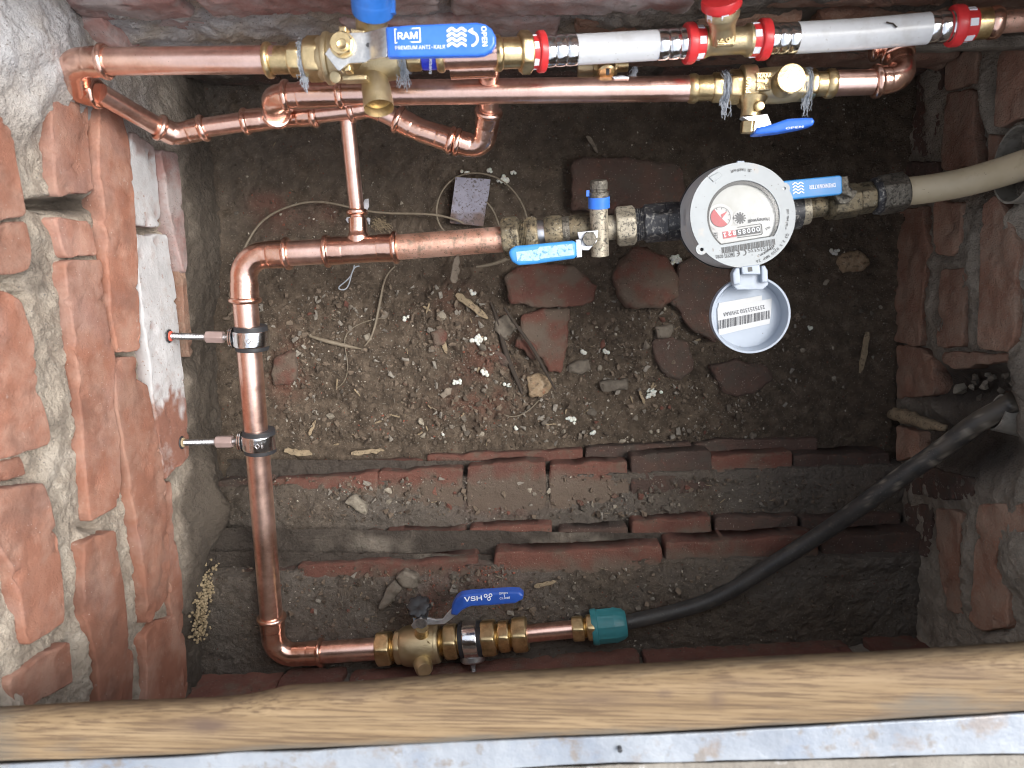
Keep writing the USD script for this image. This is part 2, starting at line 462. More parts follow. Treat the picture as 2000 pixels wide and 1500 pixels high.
mk("brick_dusty", [(0.25, (0.185, 0.092, 0.060)), (0.5, (0.25, 0.13, 0.086)), (0.75, (0.31, 0.18, 0.125))], 24, bump=((450, 0.0016), (90, 0.0024)), vary=0.22,
   masks=(("noise", 30, 0.42, 0.62, 0.75, (0.29, 0.205, 0.15)), ("noise", 420, 0.54, 0.68, 0.5, (0.30, 0.23, 0.18)), ("noise", 12, 0.6, 0.8, 0.6, (0.05, 0.032, 0.024)), ("speck", 520, 0.07, 0.25, (0.30, 0.25, 0.20))))
mk("brick_red", [(0.25, (0.092, 0.036, 0.025)), (0.5, (0.125, 0.048, 0.033)), (0.75, (0.155, 0.066, 0.047))], 24, bump=((450, 0.0014), (90, 0.0022)), vary=0.2,
   masks=(("noise", 34, 0.50, 0.64, 0.75, (0.105, 0.078, 0.056)), ("noise", 420, 0.56, 0.68, 0.5, (0.15, 0.11, 0.08)), ("attr", "soil", (0.115, 0.087, 0.064)), ("speck", 520, 0.07, 0.25, (0.26, 0.21, 0.165)), ("speck", 260, 0.05, 0.22, (0.05, 0.038, 0.028))))
mk("brick_soiled", [(0.25, (0.055, 0.034, 0.026)), (0.5, (0.085, 0.05, 0.038)), (0.75, (0.12, 0.07, 0.052))], 24, bump=((450, 0.0018), (90, 0.0026)), vary=0.2,
   masks=(("noise", 40, 0.46, 0.62, 0.8, (0.07, 0.055, 0.043)), ("speck", 520, 0.10, 0.3, (0.26, 0.22, 0.18)), ("noise", 90, 0.6, 0.7, 0.6, (0.16, 0.06, 0.04))))
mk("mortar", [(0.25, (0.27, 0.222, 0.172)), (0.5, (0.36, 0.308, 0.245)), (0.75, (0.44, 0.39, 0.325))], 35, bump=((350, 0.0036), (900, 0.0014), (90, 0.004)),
   masks=(("noise", 22, 0.48, 0.62, 0.6, (0.22, 0.18, 0.14)), ("attr", "lime", (0.42, 0.42, 0.43)), ("speck", 420, 0.07, 0.3, (0.20, 0.18, 0.16)), ("attr", "dirt_shade", (0.062, 0.048, 0.035))))
mk("mortar_brown", [(0.25, (0.20, 0.165, 0.128)), (0.5, (0.28, 0.24, 0.19)), (0.75, (0.36, 0.315, 0.255))], 40, bump=((350, 0.0040), (900, 0.0016), (90, 0.004)),
   masks=(("noise", 18, 0.52, 0.70, 0.75, (0.10, 0.075, 0.055)), ("speck", 480, 0.10, 0.3, (0.36, 0.32, 0.27)), ("attr", "dirt_shade", (0.045, 0.034, 0.026))))
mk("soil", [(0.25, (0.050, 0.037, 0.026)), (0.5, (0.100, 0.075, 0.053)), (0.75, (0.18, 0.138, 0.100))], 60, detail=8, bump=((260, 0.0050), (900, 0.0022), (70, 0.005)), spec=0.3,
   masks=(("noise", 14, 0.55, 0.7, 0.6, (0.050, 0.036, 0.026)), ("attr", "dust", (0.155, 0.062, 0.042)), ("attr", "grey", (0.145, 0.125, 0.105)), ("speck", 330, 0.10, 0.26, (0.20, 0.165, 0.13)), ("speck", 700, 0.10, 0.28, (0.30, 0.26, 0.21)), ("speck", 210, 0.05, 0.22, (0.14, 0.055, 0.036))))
for nm, c in (("crumb_dark", (0.062, 0.046, 0.032)), ("crumb_brown", (0.13, 0.098, 0.07)), ("crumb_grey", (0.20, 0.18, 0.15)), ("crumb_pale", (0.42, 0.38, 0.31)), ("crumb_red", (0.20, 0.066, 0.04))):
    mk(nm, [(0.3, tuple(np.array(c) * 0.7)), (0.7, tuple(np.array(c) * 1.3))], 300, bump=())
mk("stone_grey", [(0.25, (0.075, 0.062, 0.047)), (0.5, (0.125, 0.105, 0.082)), (0.75, (0.18, 0.155, 0.123))], 120, bump=((600, 0.0008), (200, 0.001)), vary=0.35, masks=(("noise", 90, 0.55, 0.7, 0.7, (0.07, 0.055, 0.042)),))
mk("stone_pale", [(0.25, (0.17, 0.145, 0.11)), (0.5, (0.25, 0.22, 0.17)), (0.75, (0.34, 0.305, 0.245))], 120, bump=((600, 0.0008),), vary=0.25, masks=(("noise", 140, 0.52, 0.66, 0.8, (0.11, 0.085, 0.062)),))
mk("stone_tan", [(0.25, (0.17, 0.11, 0.062)), (0.5, (0.25, 0.18, 0.11)), (0.75, (0.34, 0.27, 0.19))], 150, bump=((500, 0.0012),), masks=(("noise", 180, 0.52, 0.64, 0.8, (0.08, 0.055, 0.035)), ("noise", 90, 0.6, 0.7, 0.7, (0.26, 0.10, 0.05))))
mk("splinter", [(0.25, (0.17, 0.13, 0.08)), (0.75, (0.32, 0.25, 0.16))], 160, bump=((700, 0.0006),), masks=(("noise", 260, 0.55, 0.64, 0.85, (0.07, 0.05, 0.033)),))
mk("old_wood", [(0.25, (0.13, 0.105, 0.08)), (0.75, (0.24, 0.20, 0.155))], 160, bump=((600, 0.0008),), masks=(("noise", 200, 0.55, 0.66, 0.7, (0.05, 0.04, 0.03)),))
mk("root", [(0.3, (0.022, 0.016, 0.012)), (0.7, (0.05, 0.036, 0.026))], 300, bump=((800, 0.0006),))
mk("stalk", [(0.3, (0.13, 0.105, 0.075)), (0.7, (0.21, 0.175, 0.125))], 200, bump=((500, 0.0003),), rough=(0.5, 0.7))
mk("styrofoam", [(0.3, (0.50, 0.48, 0.42)), (0.7, (0.62, 0.60, 0.54))], 200, bump=(), masks=(("noise", 400, 0.58, 0.68, 0.6, (0.25, 0.2, 0.15)),), extra={"subsurface_weight": 0.2, "subsurface_scale": 0.003})
mk("foam_yellow", [(0.3, (0.24, 0.18, 0.10)), (0.7, (0.36, 0.29, 0.18))], 140, bump=((700, 0.0008),), masks=(("noise", 120, 0.55, 0.7, 0.6, (0.24, 0.18, 0.11)),))

COP = [(0.25, (0.88, 0.565, 0.455)), (0.5, (0.94, 0.635, 0.53)), (0.75, (0.955, 0.685, 0.595))]
mk("copper", COP, 18, rough=(0.20, 0.33), metallic=1.0, bump=((90, 0.00025), (1500, 0.00004)), masks=(("noise", 55, 0.60, 0.80, 0.35, (0.55, 0.25, 0.16)), ("speck", 700, 0.02, 0.2, (0.35, 0.2, 0.14))))
mk("copper_fitting", [(0.25, (0.83, 0.50, 0.385)), (0.5, (0.91, 0.585, 0.465)), (0.75, (0.94, 0.64, 0.535))], 30, rough=(0.14, 0.26), metallic=1.0, bump=((120, 0.0004), (1500, 0.00004)), masks=(("noise", 70, 0.60, 0.80, 0.4, (0.45, 0.20, 0.13)),))
mk("copper_old", [(0.25, (0.50, 0.27, 0.18)), (0.5, (0.72, 0.42, 0.31)), (0.75, (0.80, 0.55, 0.45))], 30, rough=(0.30, 0.5), metallic=0.9, bump=((250, 0.0005),), masks=(("noise", 130, 0.52, 0.66, 0.85, (0.30, 0.23, 0.17)), ("noise", 380, 0.60, 0.68, 0.9, (0.06, 0.05, 0.04))))
mk("brass", [(0.25, (0.50, 0.37, 0.19)), (0.5, (0.60, 0.46, 0.25)), (0.75, (0.68, 0.53, 0.31))], 60, rough=(0.26, 0.42), metallic=1.0, bump=((500, 0.0002), (160, 0.0003)), masks=(("noise", 60, 0.60, 0.78, 0.5, (0.36, 0.25, 0.13)),))
mk("brass_bright", [(0.3, (0.66, 0.49, 0.25)), (0.7, (0.75, 0.59, 0.33))], 60, rough=(0.22, 0.34), metallic=1.0, bump=((160, 0.0003),))
mk("brass_cast", [(0.25, (0.46, 0.37, 0.21)), (0.5, (0.54, 0.44, 0.27)), (0.75, (0.60, 0.50, 0.32))], 60, rough=(0.36, 0.5), metallic=1.0, bump=((900, 0.0003), (200, 0.0003)), masks=(("noise", 60, 0.60, 0.78, 0.4, (0.34, 0.26, 0.15)),))
mk("brass_dirty", [(0.25, (0.13, 0.11, 0.078)), (0.5, (0.20, 0.17, 0.115)), (0.75, (0.34, 0.27, 0.17))], 90, rough=(0.40, 0.7), metallic=0.75, bump=((500, 0.0006), (160, 0.0006)), masks=(("noise", 260, 0.50, 0.60, 0.85, (0.045, 0.038, 0.030)), ("noise", 420, 0.62, 0.68, 0.8, (0.40, 0.38, 0.33))))
mk("brass_pale", [(0.25, (0.30, 0.265, 0.20)), (0.5, (0.38, 0.34, 0.265)), (0.75, (0.50, 0.44, 0.33))], 90, rough=(0.42, 0.6), metallic=0.6, bump=((500, 0.0004),), masks=(("noise", 330, 0.52, 0.60, 0.85, (0.055, 0.05, 0.045)), ("noise", 90, 0.50, 0.62, 0.6, (0.24, 0.21, 0.16)), ("noise", 500, 0.62, 0.67, 0.8, (0.62, 0.55, 0.42))))
mk("black_metal", [(0.3, (0.02, 0.02, 0.022)), (0.7, (0.05, 0.05, 0.055))], 90, rough=(0.25, 0.5), metallic=0.2, bump=((400, 0.0006),), masks=(("noise", 260, 0.54, 0.62, 0.8, (0.26, 0.25, 0.225)), ("noise", 120, 0.60, 0.7, 0.5, (0.10, 0.085, 0.07))))
mk("grey_nut", [(0.3, (0.09, 0.082, 0.068)), (0.7, (0.22, 0.20, 0.165))], 110, rough=(0.30, 0.55), metallic=0.6, bump=((420, 0.0014), (160, 0.0008)), masks=(("noise", 280, 0.50, 0.60, 0.75, (0.03, 0.027, 0.022)), ("noise", 260, 0.62, 0.68, 0.6, (0.42, 0.39, 0.32))))
flat("chrome", (0.86, 0.87, 0.88), 0.12, 1.0, 0.04, bump=((200, 0.0003),))
flat("zinc", (0.62, 0.63, 0.64), 0.30, 1.0, 0.10)
flat("steel_plate", (0.66, 0.65, 0.62), 0.26, 1.0, 0.08, bump=((300, 0.0002),))
flat("lever_steel", (0.60, 0.61, 0.63), 0.35, 0.9, 0.10)
flat("rubber", (0.018, 0.018, 0.020), 0.55)
flat("rust_nut", (0.33, 0.25, 0.23), 0.5, 0.5, 0.15)
flat("wall_plug", (0.45, 0.08, 0.05), 0.6)
flat("blue_grip", (0.035, 0.150, 0.62), 0.30, 0.0, 0.06, coat=0.2)
flat("blue_deep", (0.025, 0.085, 0.38), 0.32, 0.0, 0.08)
flat("blue_cap", (0.03, 0.155, 0.52), 0.35)
mk("blue_light", [(0.3, (0.04, 0.22, 0.52)), (0.7, (0.05, 0.26, 0.60))], 80, rough=(0.35, 0.5), bump=((300, 0.0002),), masks=(("noise", 300, 0.64, 0.70, 0.6, (0.10, 0.12, 0.13)),))
mk("worn_print", [(0.3, (0.24, 0.42, 0.58)), (0.7, (0.36, 0.50, 0.62))], 200, rough=(0.4, 0.6), bump=((600, 0.0002),), masks=(("noise", 320, 0.54, 0.60, 0.9, (0.07, 0.24, 0.50)), ("noise", 600, 0.60, 0.66, 0.7, (0.16, 0.16, 0.15))))
flat("blue_band", (0.03, 0.15, 0.62), 0.4)
flat("blue_label", (0.03, 0.05, 0.55), 0.35)
flat("red_plastic", (0.62, 0.035, 0.038), 0.34, 0.0, 0.06)
mk("white_plastic", [(0.3, (0.57, 0.585, 0.60)), (0.7, (0.62, 0.635, 0.65))], 60, rough=(0.25, 0.35), bump=((90, 0.0002),), masks=(("noise", 220, 0.64, 0.70, 0.5, (0.27, 0.23, 0.19)), ("noise", 30, 0.52, 0.66, 0.35, (0.36, 0.335, 0.30))))
flat("print_white", (0.80, 0.83, 0.88), 0.5, bump=())
flat("print_black", (0.035, 0.035, 0.04), 0.5, bump=())
flat("print_grey", (0.075, 0.072, 0.07), 0.5, bump=())
flat("print_red", (0.42, 0.045, 0.055), 0.4, bump=())
flat("dial_white", (0.50, 0.505, 0.50), 0.4, bump=())
mk("dial_cream", [(0.3, (0.36, 0.355, 0.32)), (0.7, (0.46, 0.475, 0.48))], 30, rough=(0.3, 0.4), bump=())
METER_MASKS = (("noise", 300, 0.655, 0.70, 0.85, (0.14, 0.095, 0.06)), ("noise", 34, 0.62, 0.76, 0.5, (0.55, 0.42, 0.29)), ("speck", 520, 0.025, 0.26, (0.06, 0.05, 0.04)))
mk("meter_grey", [(0.3, (0.285, 0.31, 0.32)), (0.7, (0.335, 0.36, 0.37))], 40, rough=(0.35, 0.5), bump=((250, 0.0001),), masks=METER_MASKS)
mk("meter_side", [(0.3, (0.56, 0.575, 0.57)), (0.7, (0.62, 0.635, 0.63))], 40, rough=(0.3, 0.45), bump=((250, 0.0001),), masks=METER_MASKS[1:])  # housing painted paler than the face to offset the shade on its side
mk("lid_grey", [(0.3, (0.30, 0.345, 0.41)), (0.7, (0.345, 0.39, 0.45))], 40, rough=(0.3, 0.42), bump=((250, 0.0001),), masks=(("speck", 420, 0.02, 0.22, (0.16, 0.12, 0.09)), ("noise", 40, 0.66, 0.8, 0.4, (0.5, 0.45, 0.36))))
mk("sticker", [(0.3, (0.46, 0.47, 0.475)), (0.7, (0.50, 0.51, 0.515))], 40, rough=(0.35, 0.5), bump=())
flat("meter_black", (0.02, 0.02, 0.022), 0.35)
flat("gasket", (0.05, 0.048, 0.044), 0.5)
mk("hose_cream", [(0.25, (0.42, 0.345, 0.22)), (0.5, (0.50, 0.42, 0.28)), (0.75, (0.56, 0.48, 0.34))], 26, rough=(0.4, 0.6), bump=((200, 0.0003),), masks=(("noise", 46, 0.55, 0.72, 0.6, (0.25, 0.18, 0.105)), ("noise", 240, 0.66, 0.70, 0.8, (0.06, 0.045, 0.03))))
mk("hose_black", [(0.3, (0.016, 0.016, 0.016)), (0.7, (0.040, 0.037, 0.034))], 60, rough=(0.42, 0.6), bump=((300, 0.0003),), masks=(("noise", 60, 0.58, 0.74, 0.55, (0.09, 0.078, 0.064)), ("noise", 500, 0.60, 0.66, 0.6, (0.13, 0.115, 0.095)), ("attr", "mud", (0.075, 0.062, 0.048)), ("attr", "crust", (0.20, 0.175, 0.14))))
mk("hose_muddy", [(0.3, (0.05, 0.043, 0.035)), (0.7, (0.10, 0.086, 0.068))], 60, rough=(0.6, 0.8), bump=((300, 0.001),), masks=(("noise", 160, 0.50, 0.60, 0.8, (0.02, 0.017, 0.014)), ("noise", 120, 0.58, 0.66, 0.7, (0.24, 0.21, 0.165))))
mk("teal_plastic", [(0.3, (0.028, 0.165, 0.185)), (0.7, (0.04, 0.205, 0.225))], 60, rough=(0.35, 0.5), bump=((250, 0.0002),), masks=(("noise", 260, 0.62, 0.7, 0.5, (0.16, 0.20, 0.19)),))
mk("pvc_grey", [(0.3, (0.20, 0.185, 0.155)), (0.7, (0.30, 0.28, 0.24))], 60, rough=(0.45, 0.6), bump=((250, 0.0004),), masks=(("noise", 70, 0.5, 0.66, 0.8, (0.085, 0.068, 0.05)),))
flat("dark_knob", (0.012, 0.012, 0.013), 0.3)
mk("hemp", [(0.3, (0.28, 0.31, 0.35)), (0.7, (0.40, 0.43, 0.47))], 200, bump=(), rough=(0.7, 0.9))
mk("tag_plastic", [(0.3, (0.20, 0.195, 0.245)), (0.7, (0.28, 0.275, 0.335))], 80, rough=(0.35, 0.5), bump=((250, 0.0003),), masks=(("attr", "dirt_shade", (0.11, 0.065, 0.045)), ("noise", 330, 0.54, 0.62, 0.9, (0.07, 0.055, 0.045))))
mk("foil", [(0.3, (0.42, 0.42, 0.46)), (0.7, (0.62, 0.62, 0.66))], 200, rough=(0.3, 0.5), metallic=0.4, bump=((300, 0.002),))
mk("concrete", [(0.25, (0.15, 0.13, 0.105)), (0.5, (0.20, 0.18, 0.15)), (0.75, (0.27, 0.25, 0.215))], 30, bump=((250, 0.0014), (60, 0.002)), masks=(("noise", 60, 0.6, 0.7, 0.6, (0.45, 0.44, 0.42)), ("noise", 26, 0.6, 0.72, 0.5, (0.18, 0.15, 0.12))))
mk("galvanized", [(0.25, (0.20, 0.22, 0.25)), (0.5, (0.26, 0.28, 0.305)), (0.75, (0.33, 0.35, 0.37))], 16, rough=(0.36, 0.55), metallic=0.35, bump=((120, 0.001),), masks=(("noise", 34, 0.52, 0.64, 0.7, (0.22, 0.18, 0.15)), ("noise", 14, 0.50, 0.64, 0.6, (0.17, 0.20, 0.25)), ("noise", 60, 0.56, 0.66, 0.7, (0.19, 0.155, 0.12))))
# timber: long grain along x, knots, grey weathering
usdkit.material(stage, "/World/Looks/timber", {
    "tc": ("texture_coordinate", {}), "map": ("mapping", {"scale": (1.6, 34.0, 34.0)}), "map2": ("mapping", {"scale": (5.0, 230.0, 230.0)}),
    "n0": ("noise_texture", {"scale": 3.0, "detail": 6.0, "roughness": 0.6, "distortion": 0.6}), "n1": ("noise_texture", {"scale": 3.0, "detail": 5.0, "roughness": 0.65}),
    "r0": ("rgb_ramp", {"ramp": [(0.25, (0.115, 0.074, 0.039)), (0.42, (0.18, 0.120, 0.063)), (0.60, (0.235, 0.163, 0.090)), (0.8, (0.29, 0.21, 0.125))]}),
    "r1": ("map_range", {"from_min": 0.47, "from_max": 0.60, "to_min": 0.0, "to_max": 0.85, "clamp": True}), "x1": ("mix", {"color2": (0.085, 0.052, 0.029)}),
    "n2": ("noise_texture", {"scale": 13.0, "detail": 5.0, "roughness": 0.6}), "r2": ("map_range", {"from_min": 0.56, "from_max": 0.74, "to_min": 0.0, "to_max": 0.8, "clamp": True}), "x2": ("mix", {"color2": (0.11, 0.10, 0.085)}),
    "m2": ("mapping", {"scale": (0.5, 1.6, 1.6)}),
    "at": ("attribute", {"attribute": "knot"}), "x3": ("mix", {"color2": (0.085, 0.055, 0.04)}), "at2": ("attribute", {"attribute": "edge_dark"}), "x4": ("mix", {"color2": (0.10, 0.088, 0.07)}),
    "b": ("bump", {"distance": 0.0012, "strength": 1.0}), "p": ("principled_bsdf", {"roughness": 0.72, "specular_ior_level": 0.3})},
    [("tc.object", "map.vector"), ("tc.object", "map2.vector"), ("map.vector", "n0.vector"), ("map2.vector", "n1.vector"), ("n0.fac", "r0.fac"), ("n1.fac", "r1.value"), ("r0.color", "x1.color1"), ("r1.result", "x1.fac"),
     ("tc.object", "m2.vector"), ("m2.vector", "n2.vector"), ("n2.fac", "r2.value"), ("x1.color", "x2.color1"), ("r2.result", "x2.fac"), ("at.fac", "x3.fac"), ("x2.color", "x3.color1"), ("at2.fac", "x4.fac"), ("x3.color", "x4.color1"), ("x4.color", "p.base_color"), ("n1.fac", "b.height"), ("b.normal", "p.normal")],
    surface="p.BSDF")
usdkit.material(stage, "/World/Looks/meter_glass", {"f": ("fresnel", {"IOR": 1.5}), "t": ("transparent_bsdf", {"color": (0.97, 0.97, 0.96)}), "g": ("glossy_bsdf", {"color": (1, 1, 1), "roughness": 0.06}), "m": ("mix_closure", {})},
                [("f.fac", "m.fac"), ("t.BSDF", "m.closure1"), ("g.BSDF", "m.closure2")], surface="m.closure")


# ---------------------------------------------------------------- the pit: floor, walls, stepped footing
D_FLOOR, D_S1, D_S2, D_S3 = 0.97, 0.93, 0.90, 0.868      # floor and the tops of the three footing courses, metres below the camera
XL, XR, YT, YB = -0.415, 0.455, 0.235, -0.52
LEFT = Plane((XL, 0, 0), (0, 1, 0), (0, 0, 1)); RIGHT = Plane((XR, 0, 0), (0, -1, 0), (0, 0, 1))
TOP = Plane((0, YT, 0), (1, 0, 0), (0, 0, 1)); _b0, _b1 = P(400, 1314, 0.868), P(1800, 1240, 0.868); BOT = Plane((*_b0[:2], 0), (*unit(_b0 - _b1)[:2], 0), (0, 0, 1))      # the lower wall runs a little askew
FLOOR = Plane((0, 0, CAM[2] - D_FLOOR), (1, 0, 0), (0, 1, 0))
ZF, ZRIM = CAM[2] - D_FLOOR, 0.0

# pavement round the pit: one sheet with the pit's opening cut out
hole = sbox(XL - 0.03, YB - 0.03, XR + 0.03, YT + 0.03)
gp = sbox(-30, -30, 30, 30).difference(hole)
gv, gf = trimesh.creation.triangulate_polygon(gp, engine="earcut")
single("pavement", None, None, (np.c_[gv, np.full(len(gv), ZRIM - 0.006)], np.asarray(gf)), "concrete", smooth=False, kind="structure")


def soil_h(w, px):
    h = (fbm(w * 9, 3, 1) - 0.5) * 0.028 + (fbm(w * 45, 4, 2) - 0.5) * 0.014 + (fbm(w * 190, 3, 3) - 0.5) * 0.008
    rub = np.exp(-((px[:, 0] - 1080) / 420) ** 2 - ((px[:, 1] - 720) / 160) ** 2)
    h += rub * ((fbm(w * 70, 3, 5) - 0.45) * 0.022)
    h += blobs(px, [(1130, 300, 80, 14, -0.010), (1106, 360, 14, 60, -0.012), (985, 640, 18, 70, -0.009), (760, 600, 120, 90, -0.010), (620, 790, 80, 40, -0.008), (560, 470, 90, 60, 0.004), (1650, 650, 80, 160, -0.006),
                    (470, 880, 60, 60, 0.012), (420, 600, 40, 300, 0.010), (1440, 760, 70, 40, 0.004), (700, 870, 140, 14, -0.010)])
    e = np.minimum(np.minimum(w[:, 0] - XL, XR - w[:, 0]), YT - w[:, 1])
    return h + 0.014 * np.exp(-np.maximum(e, 0) / 0.012)


def soil_attrs(w, px):
    n = fbm(w * 60, 4, 8)
    dust = blobs(px, [(520, 395, 34, 20, 1.0), (545, 430, 40, 26, 0.6), (640, 420, 40, 26, 0.5), (560, 720, 34, 60, 0.8), (955, 700, 60, 60, 0.5), (925, 790, 70, 30, 0.4), (880, 580, 40, 30, 0.4), (905, 960, 60, 40, 0.25)])
    dust = np.clip(dust * 1.2 * np.clip((n - 0.36) * 5, 0, 1), 0, 0.85)
    grey = np.clip(1.15 - px[:, 1] / 520, 0, 1) * np.clip(1.3 - px[:, 0] / 1300, 0, 1) * np.clip((n - 0.28) * 4, 0, 1)
    return dust, np.clip(grey * 0.75, 0, 0.7)


sv, sf = sheet(FLOOR, XL - 0.02, XR + 0.02, -0.285, YT + 0.02, 0.0028, soil_h)
dust, grey = soil_attrs(sv, project(sv))
single("soil", None, None, (sv, sf), "soil", smooth=True, kind="structure", attrs={"dust": dust, "grey": grey})


LEDGES = {}


def ledge_h(w, px, seed, spec):
    return (fbm(w * 30, 4, seed) - 0.5) * 0.010 + (fbm(w * 90, 4, seed + 5) - 0.5) * 0.007 + (fbm(w * 240, 3, seed + 3) - 0.5) * 0.006 + 0.0055 + blobs(px, spec)


def ledge(name, D, y0, y1, seed, spec, dustspec):
    pl = Plane((0, 0, CAM[2] - D), (1, 0, 0), (0, 1, 0)); LEDGES[D] = (seed, spec)
    def h(w, px):
        front = (y1 - w[:, 1] + 0.045 * (w[:, 0] + 0.016)) / 0.012                                        # thins out towards the bricks' front edge
        return np.where(front < 0.0, -0.10, 0.0) + ledge_h(w, px, seed, spec) - 0.008 * np.exp(-np.maximum(front + (fbm(w * 55, 3, seed + 9) - 0.5) * 1.8 + 0.6, 0))
    v, f = sheet(pl, XL - 0.02, XR + 0.02, y0, y1 + 0.03, 0.0024, h)
    px = project(v); n = fbm(v * 60, 4, 8)
    d = np.clip(blobs(px, dustspec) * 1.7 * np.clip((n - 0.33) * 5, 0, 1), 0, 0.95)
    g = np.clip((fbm(v * 14, 3, seed + 20) - 0.24) * 2.6, 0.25, 0.85)  # ledges painted paler than the floor, standing in for brighter light
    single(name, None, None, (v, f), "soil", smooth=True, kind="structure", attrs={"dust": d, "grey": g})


yy = lambda py, D: float(P(1000, py, D)[1])
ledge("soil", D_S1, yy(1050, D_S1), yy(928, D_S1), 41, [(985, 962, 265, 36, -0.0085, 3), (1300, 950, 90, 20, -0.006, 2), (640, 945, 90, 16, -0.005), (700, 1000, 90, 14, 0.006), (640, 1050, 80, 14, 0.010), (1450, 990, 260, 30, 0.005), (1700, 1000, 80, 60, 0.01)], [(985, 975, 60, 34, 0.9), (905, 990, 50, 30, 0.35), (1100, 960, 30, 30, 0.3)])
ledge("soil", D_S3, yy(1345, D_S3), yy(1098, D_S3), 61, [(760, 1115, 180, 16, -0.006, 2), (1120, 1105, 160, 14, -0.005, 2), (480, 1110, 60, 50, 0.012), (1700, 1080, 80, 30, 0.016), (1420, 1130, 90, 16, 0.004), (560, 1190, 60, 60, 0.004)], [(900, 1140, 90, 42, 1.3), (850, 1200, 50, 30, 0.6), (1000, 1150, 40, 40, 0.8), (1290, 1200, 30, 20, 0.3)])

# ---- left wall
lw = thing("brick_wall", "sunlit wall of orange bricks and thick pale mortar with a white painted brick", "wall", (XL, 0, ZF))
LB = [  # outline in photograph pixels, how far proud, material
    ([(-60, 215), (0, 225), (25, 258), (45, 420), (0, 430), (-60, 436)], 0.003, "brick_orange"),
    ([(-60, 440), (0, 437), (45, 430), (55, 505), (50, 528), (0, 536), (-60, 540)], 0.003, "brick_orange"),
    ([(-60, 562), (0, 570), (33, 586), (57, 655), (70, 752), (80, 792), (95, 862), (0, 897), (-60, 905)], 0.004, "brick_orange"),
    ([(-60, 950), (0, 954), (70, 941), (87, 984), (106, 1092), (115, 1216), (41, 1266), (13, 1127), (-20, 1060)], 0.007, "brick_orange"),
    ([(5, 1328), (60, 1290), (130, 1252), (139, 1338), (43, 1390), (15, 1392)], 0.004, "brick_orange"),
    ([(95, 188), (168, 194), (180, 315), (182, 353), (186, 372), (110, 384), (101, 290)], 0.001, "brick_orange"),
    ([(102, 424), (172, 432), (180, 470), (186, 500), (122, 500), (112, 470)], 0.003, "brick_orange"),
    ([(114, 506), (187, 505), (198, 617), (215, 700), (213, 793), (224, 850), (227, 935), (223, 990), (170, 1022), (160, 937), (152, 840), (147, 740), (133, 633)], 0.005, "brick_orange"),
    ([(147, 1058), (178, 1042), (217, 1036), (225, 1092), (243, 1196), (260, 1279), (264, 1386), (196, 1392), (186, 1305), (160, 1218), (150, 1110)], 0.003, "brick_orange"),
    ([(150, 4), (205, 26), (235, 62), (250, 92), (205, 95), (178, 66), (158, 40)], 0.018, "brick_limed"),
    ([(182, 206), (226, 214), (240, 280), (252, 385), (257, 440), (262, 520), (263, 600), (262, 682), (218, 694), (205, 608), (197, 510), (191, 400), (180, 300)], 0.006, "brick_orange"),
    ([(217, 702), (256, 694), (258, 737), (278, 750), (287, 800), (300, 873), (312, 958), (320, 1066), (325, 1153), (279, 1222), (268, 1110), (247, 980), (232, 890), (215, 795)], 0.007, "brick_orange"),
    ([(277, 1242), (300, 1216), (338, 1199), (346, 1240), (355, 1361), (352, 1386), (278, 1388), (281, 1305)], 0.004, "brick_orange"),
    ([(248, 256), (294, 284), (303, 350), (309, 443), (256, 443), (250, 385), (241, 300)], 0.004, "brick_white"),
    ([(258, 456), (318, 457), (333, 550), (343, 667), (353, 767), (360, 867), (360, 895), (310, 939), (300, 870), (290, 800), (280, 700), (267, 583), (258, 500)], 0.006, "brick_white"),
    ([(312, 943), (329, 937), (338, 1045), (351, 1118), (366, 1326), (357, 1352), (347, 1231), (330, 1182), (326, 1149), (321, 1066)], 0.002, "brick_orange"),
    ([(298, 294), (332, 301), (337, 355), (344, 430), (350, 520), (345, 540), (322, 450), (311, 400), (306, 350)], 0.010, "brick_limed"),
    ([(338, 470), (352, 545), (362, 640), (366, 690), (356, 700), (347, 620)], 0.008, "brick_dusty"),
    ([(-70, 910), (-5, 902), (60, 884), (66, 930), (0, 946), (-70, 946)], -0.005, "brick_orange"),
    ([(338, 1190), (352, 1230), (372, 1330), (366, 1372), (358, 1360), (350, 1250)], -0.003, "brick_orange"),
]
for i, (poly, pr, m) in enumerate(LB):
    me = brick_on(LEFT, poly, pr, 100 + i)
    at = None
    if m == "brick_white":
        px = project(me[0]); n = fbm(me[0] * 90, 4, 5)
        lim = 770 if i == 14 else 2000
        w = np.clip((px[:, 1] - lim + (n - 0.5) * 170) / 20, 0, 1)
        if i == 13: w = np.clip((300 - px[:, 1] + (n - 0.5) * 120) / 20, 0, 0.6)
        w = np.maximum(w, np.clip((0.003 - (me[0][:, 0] - XL)) / 0.003, 0, 1))          # the paint is on the face only
        at = {"worn": w}
    part(lw, "brick", me, m, smooth=True, attrs=at, label={"13": "white painted brick in the upper part", "14": "white painted brick with its paint worn off below"}.get(str(i)))


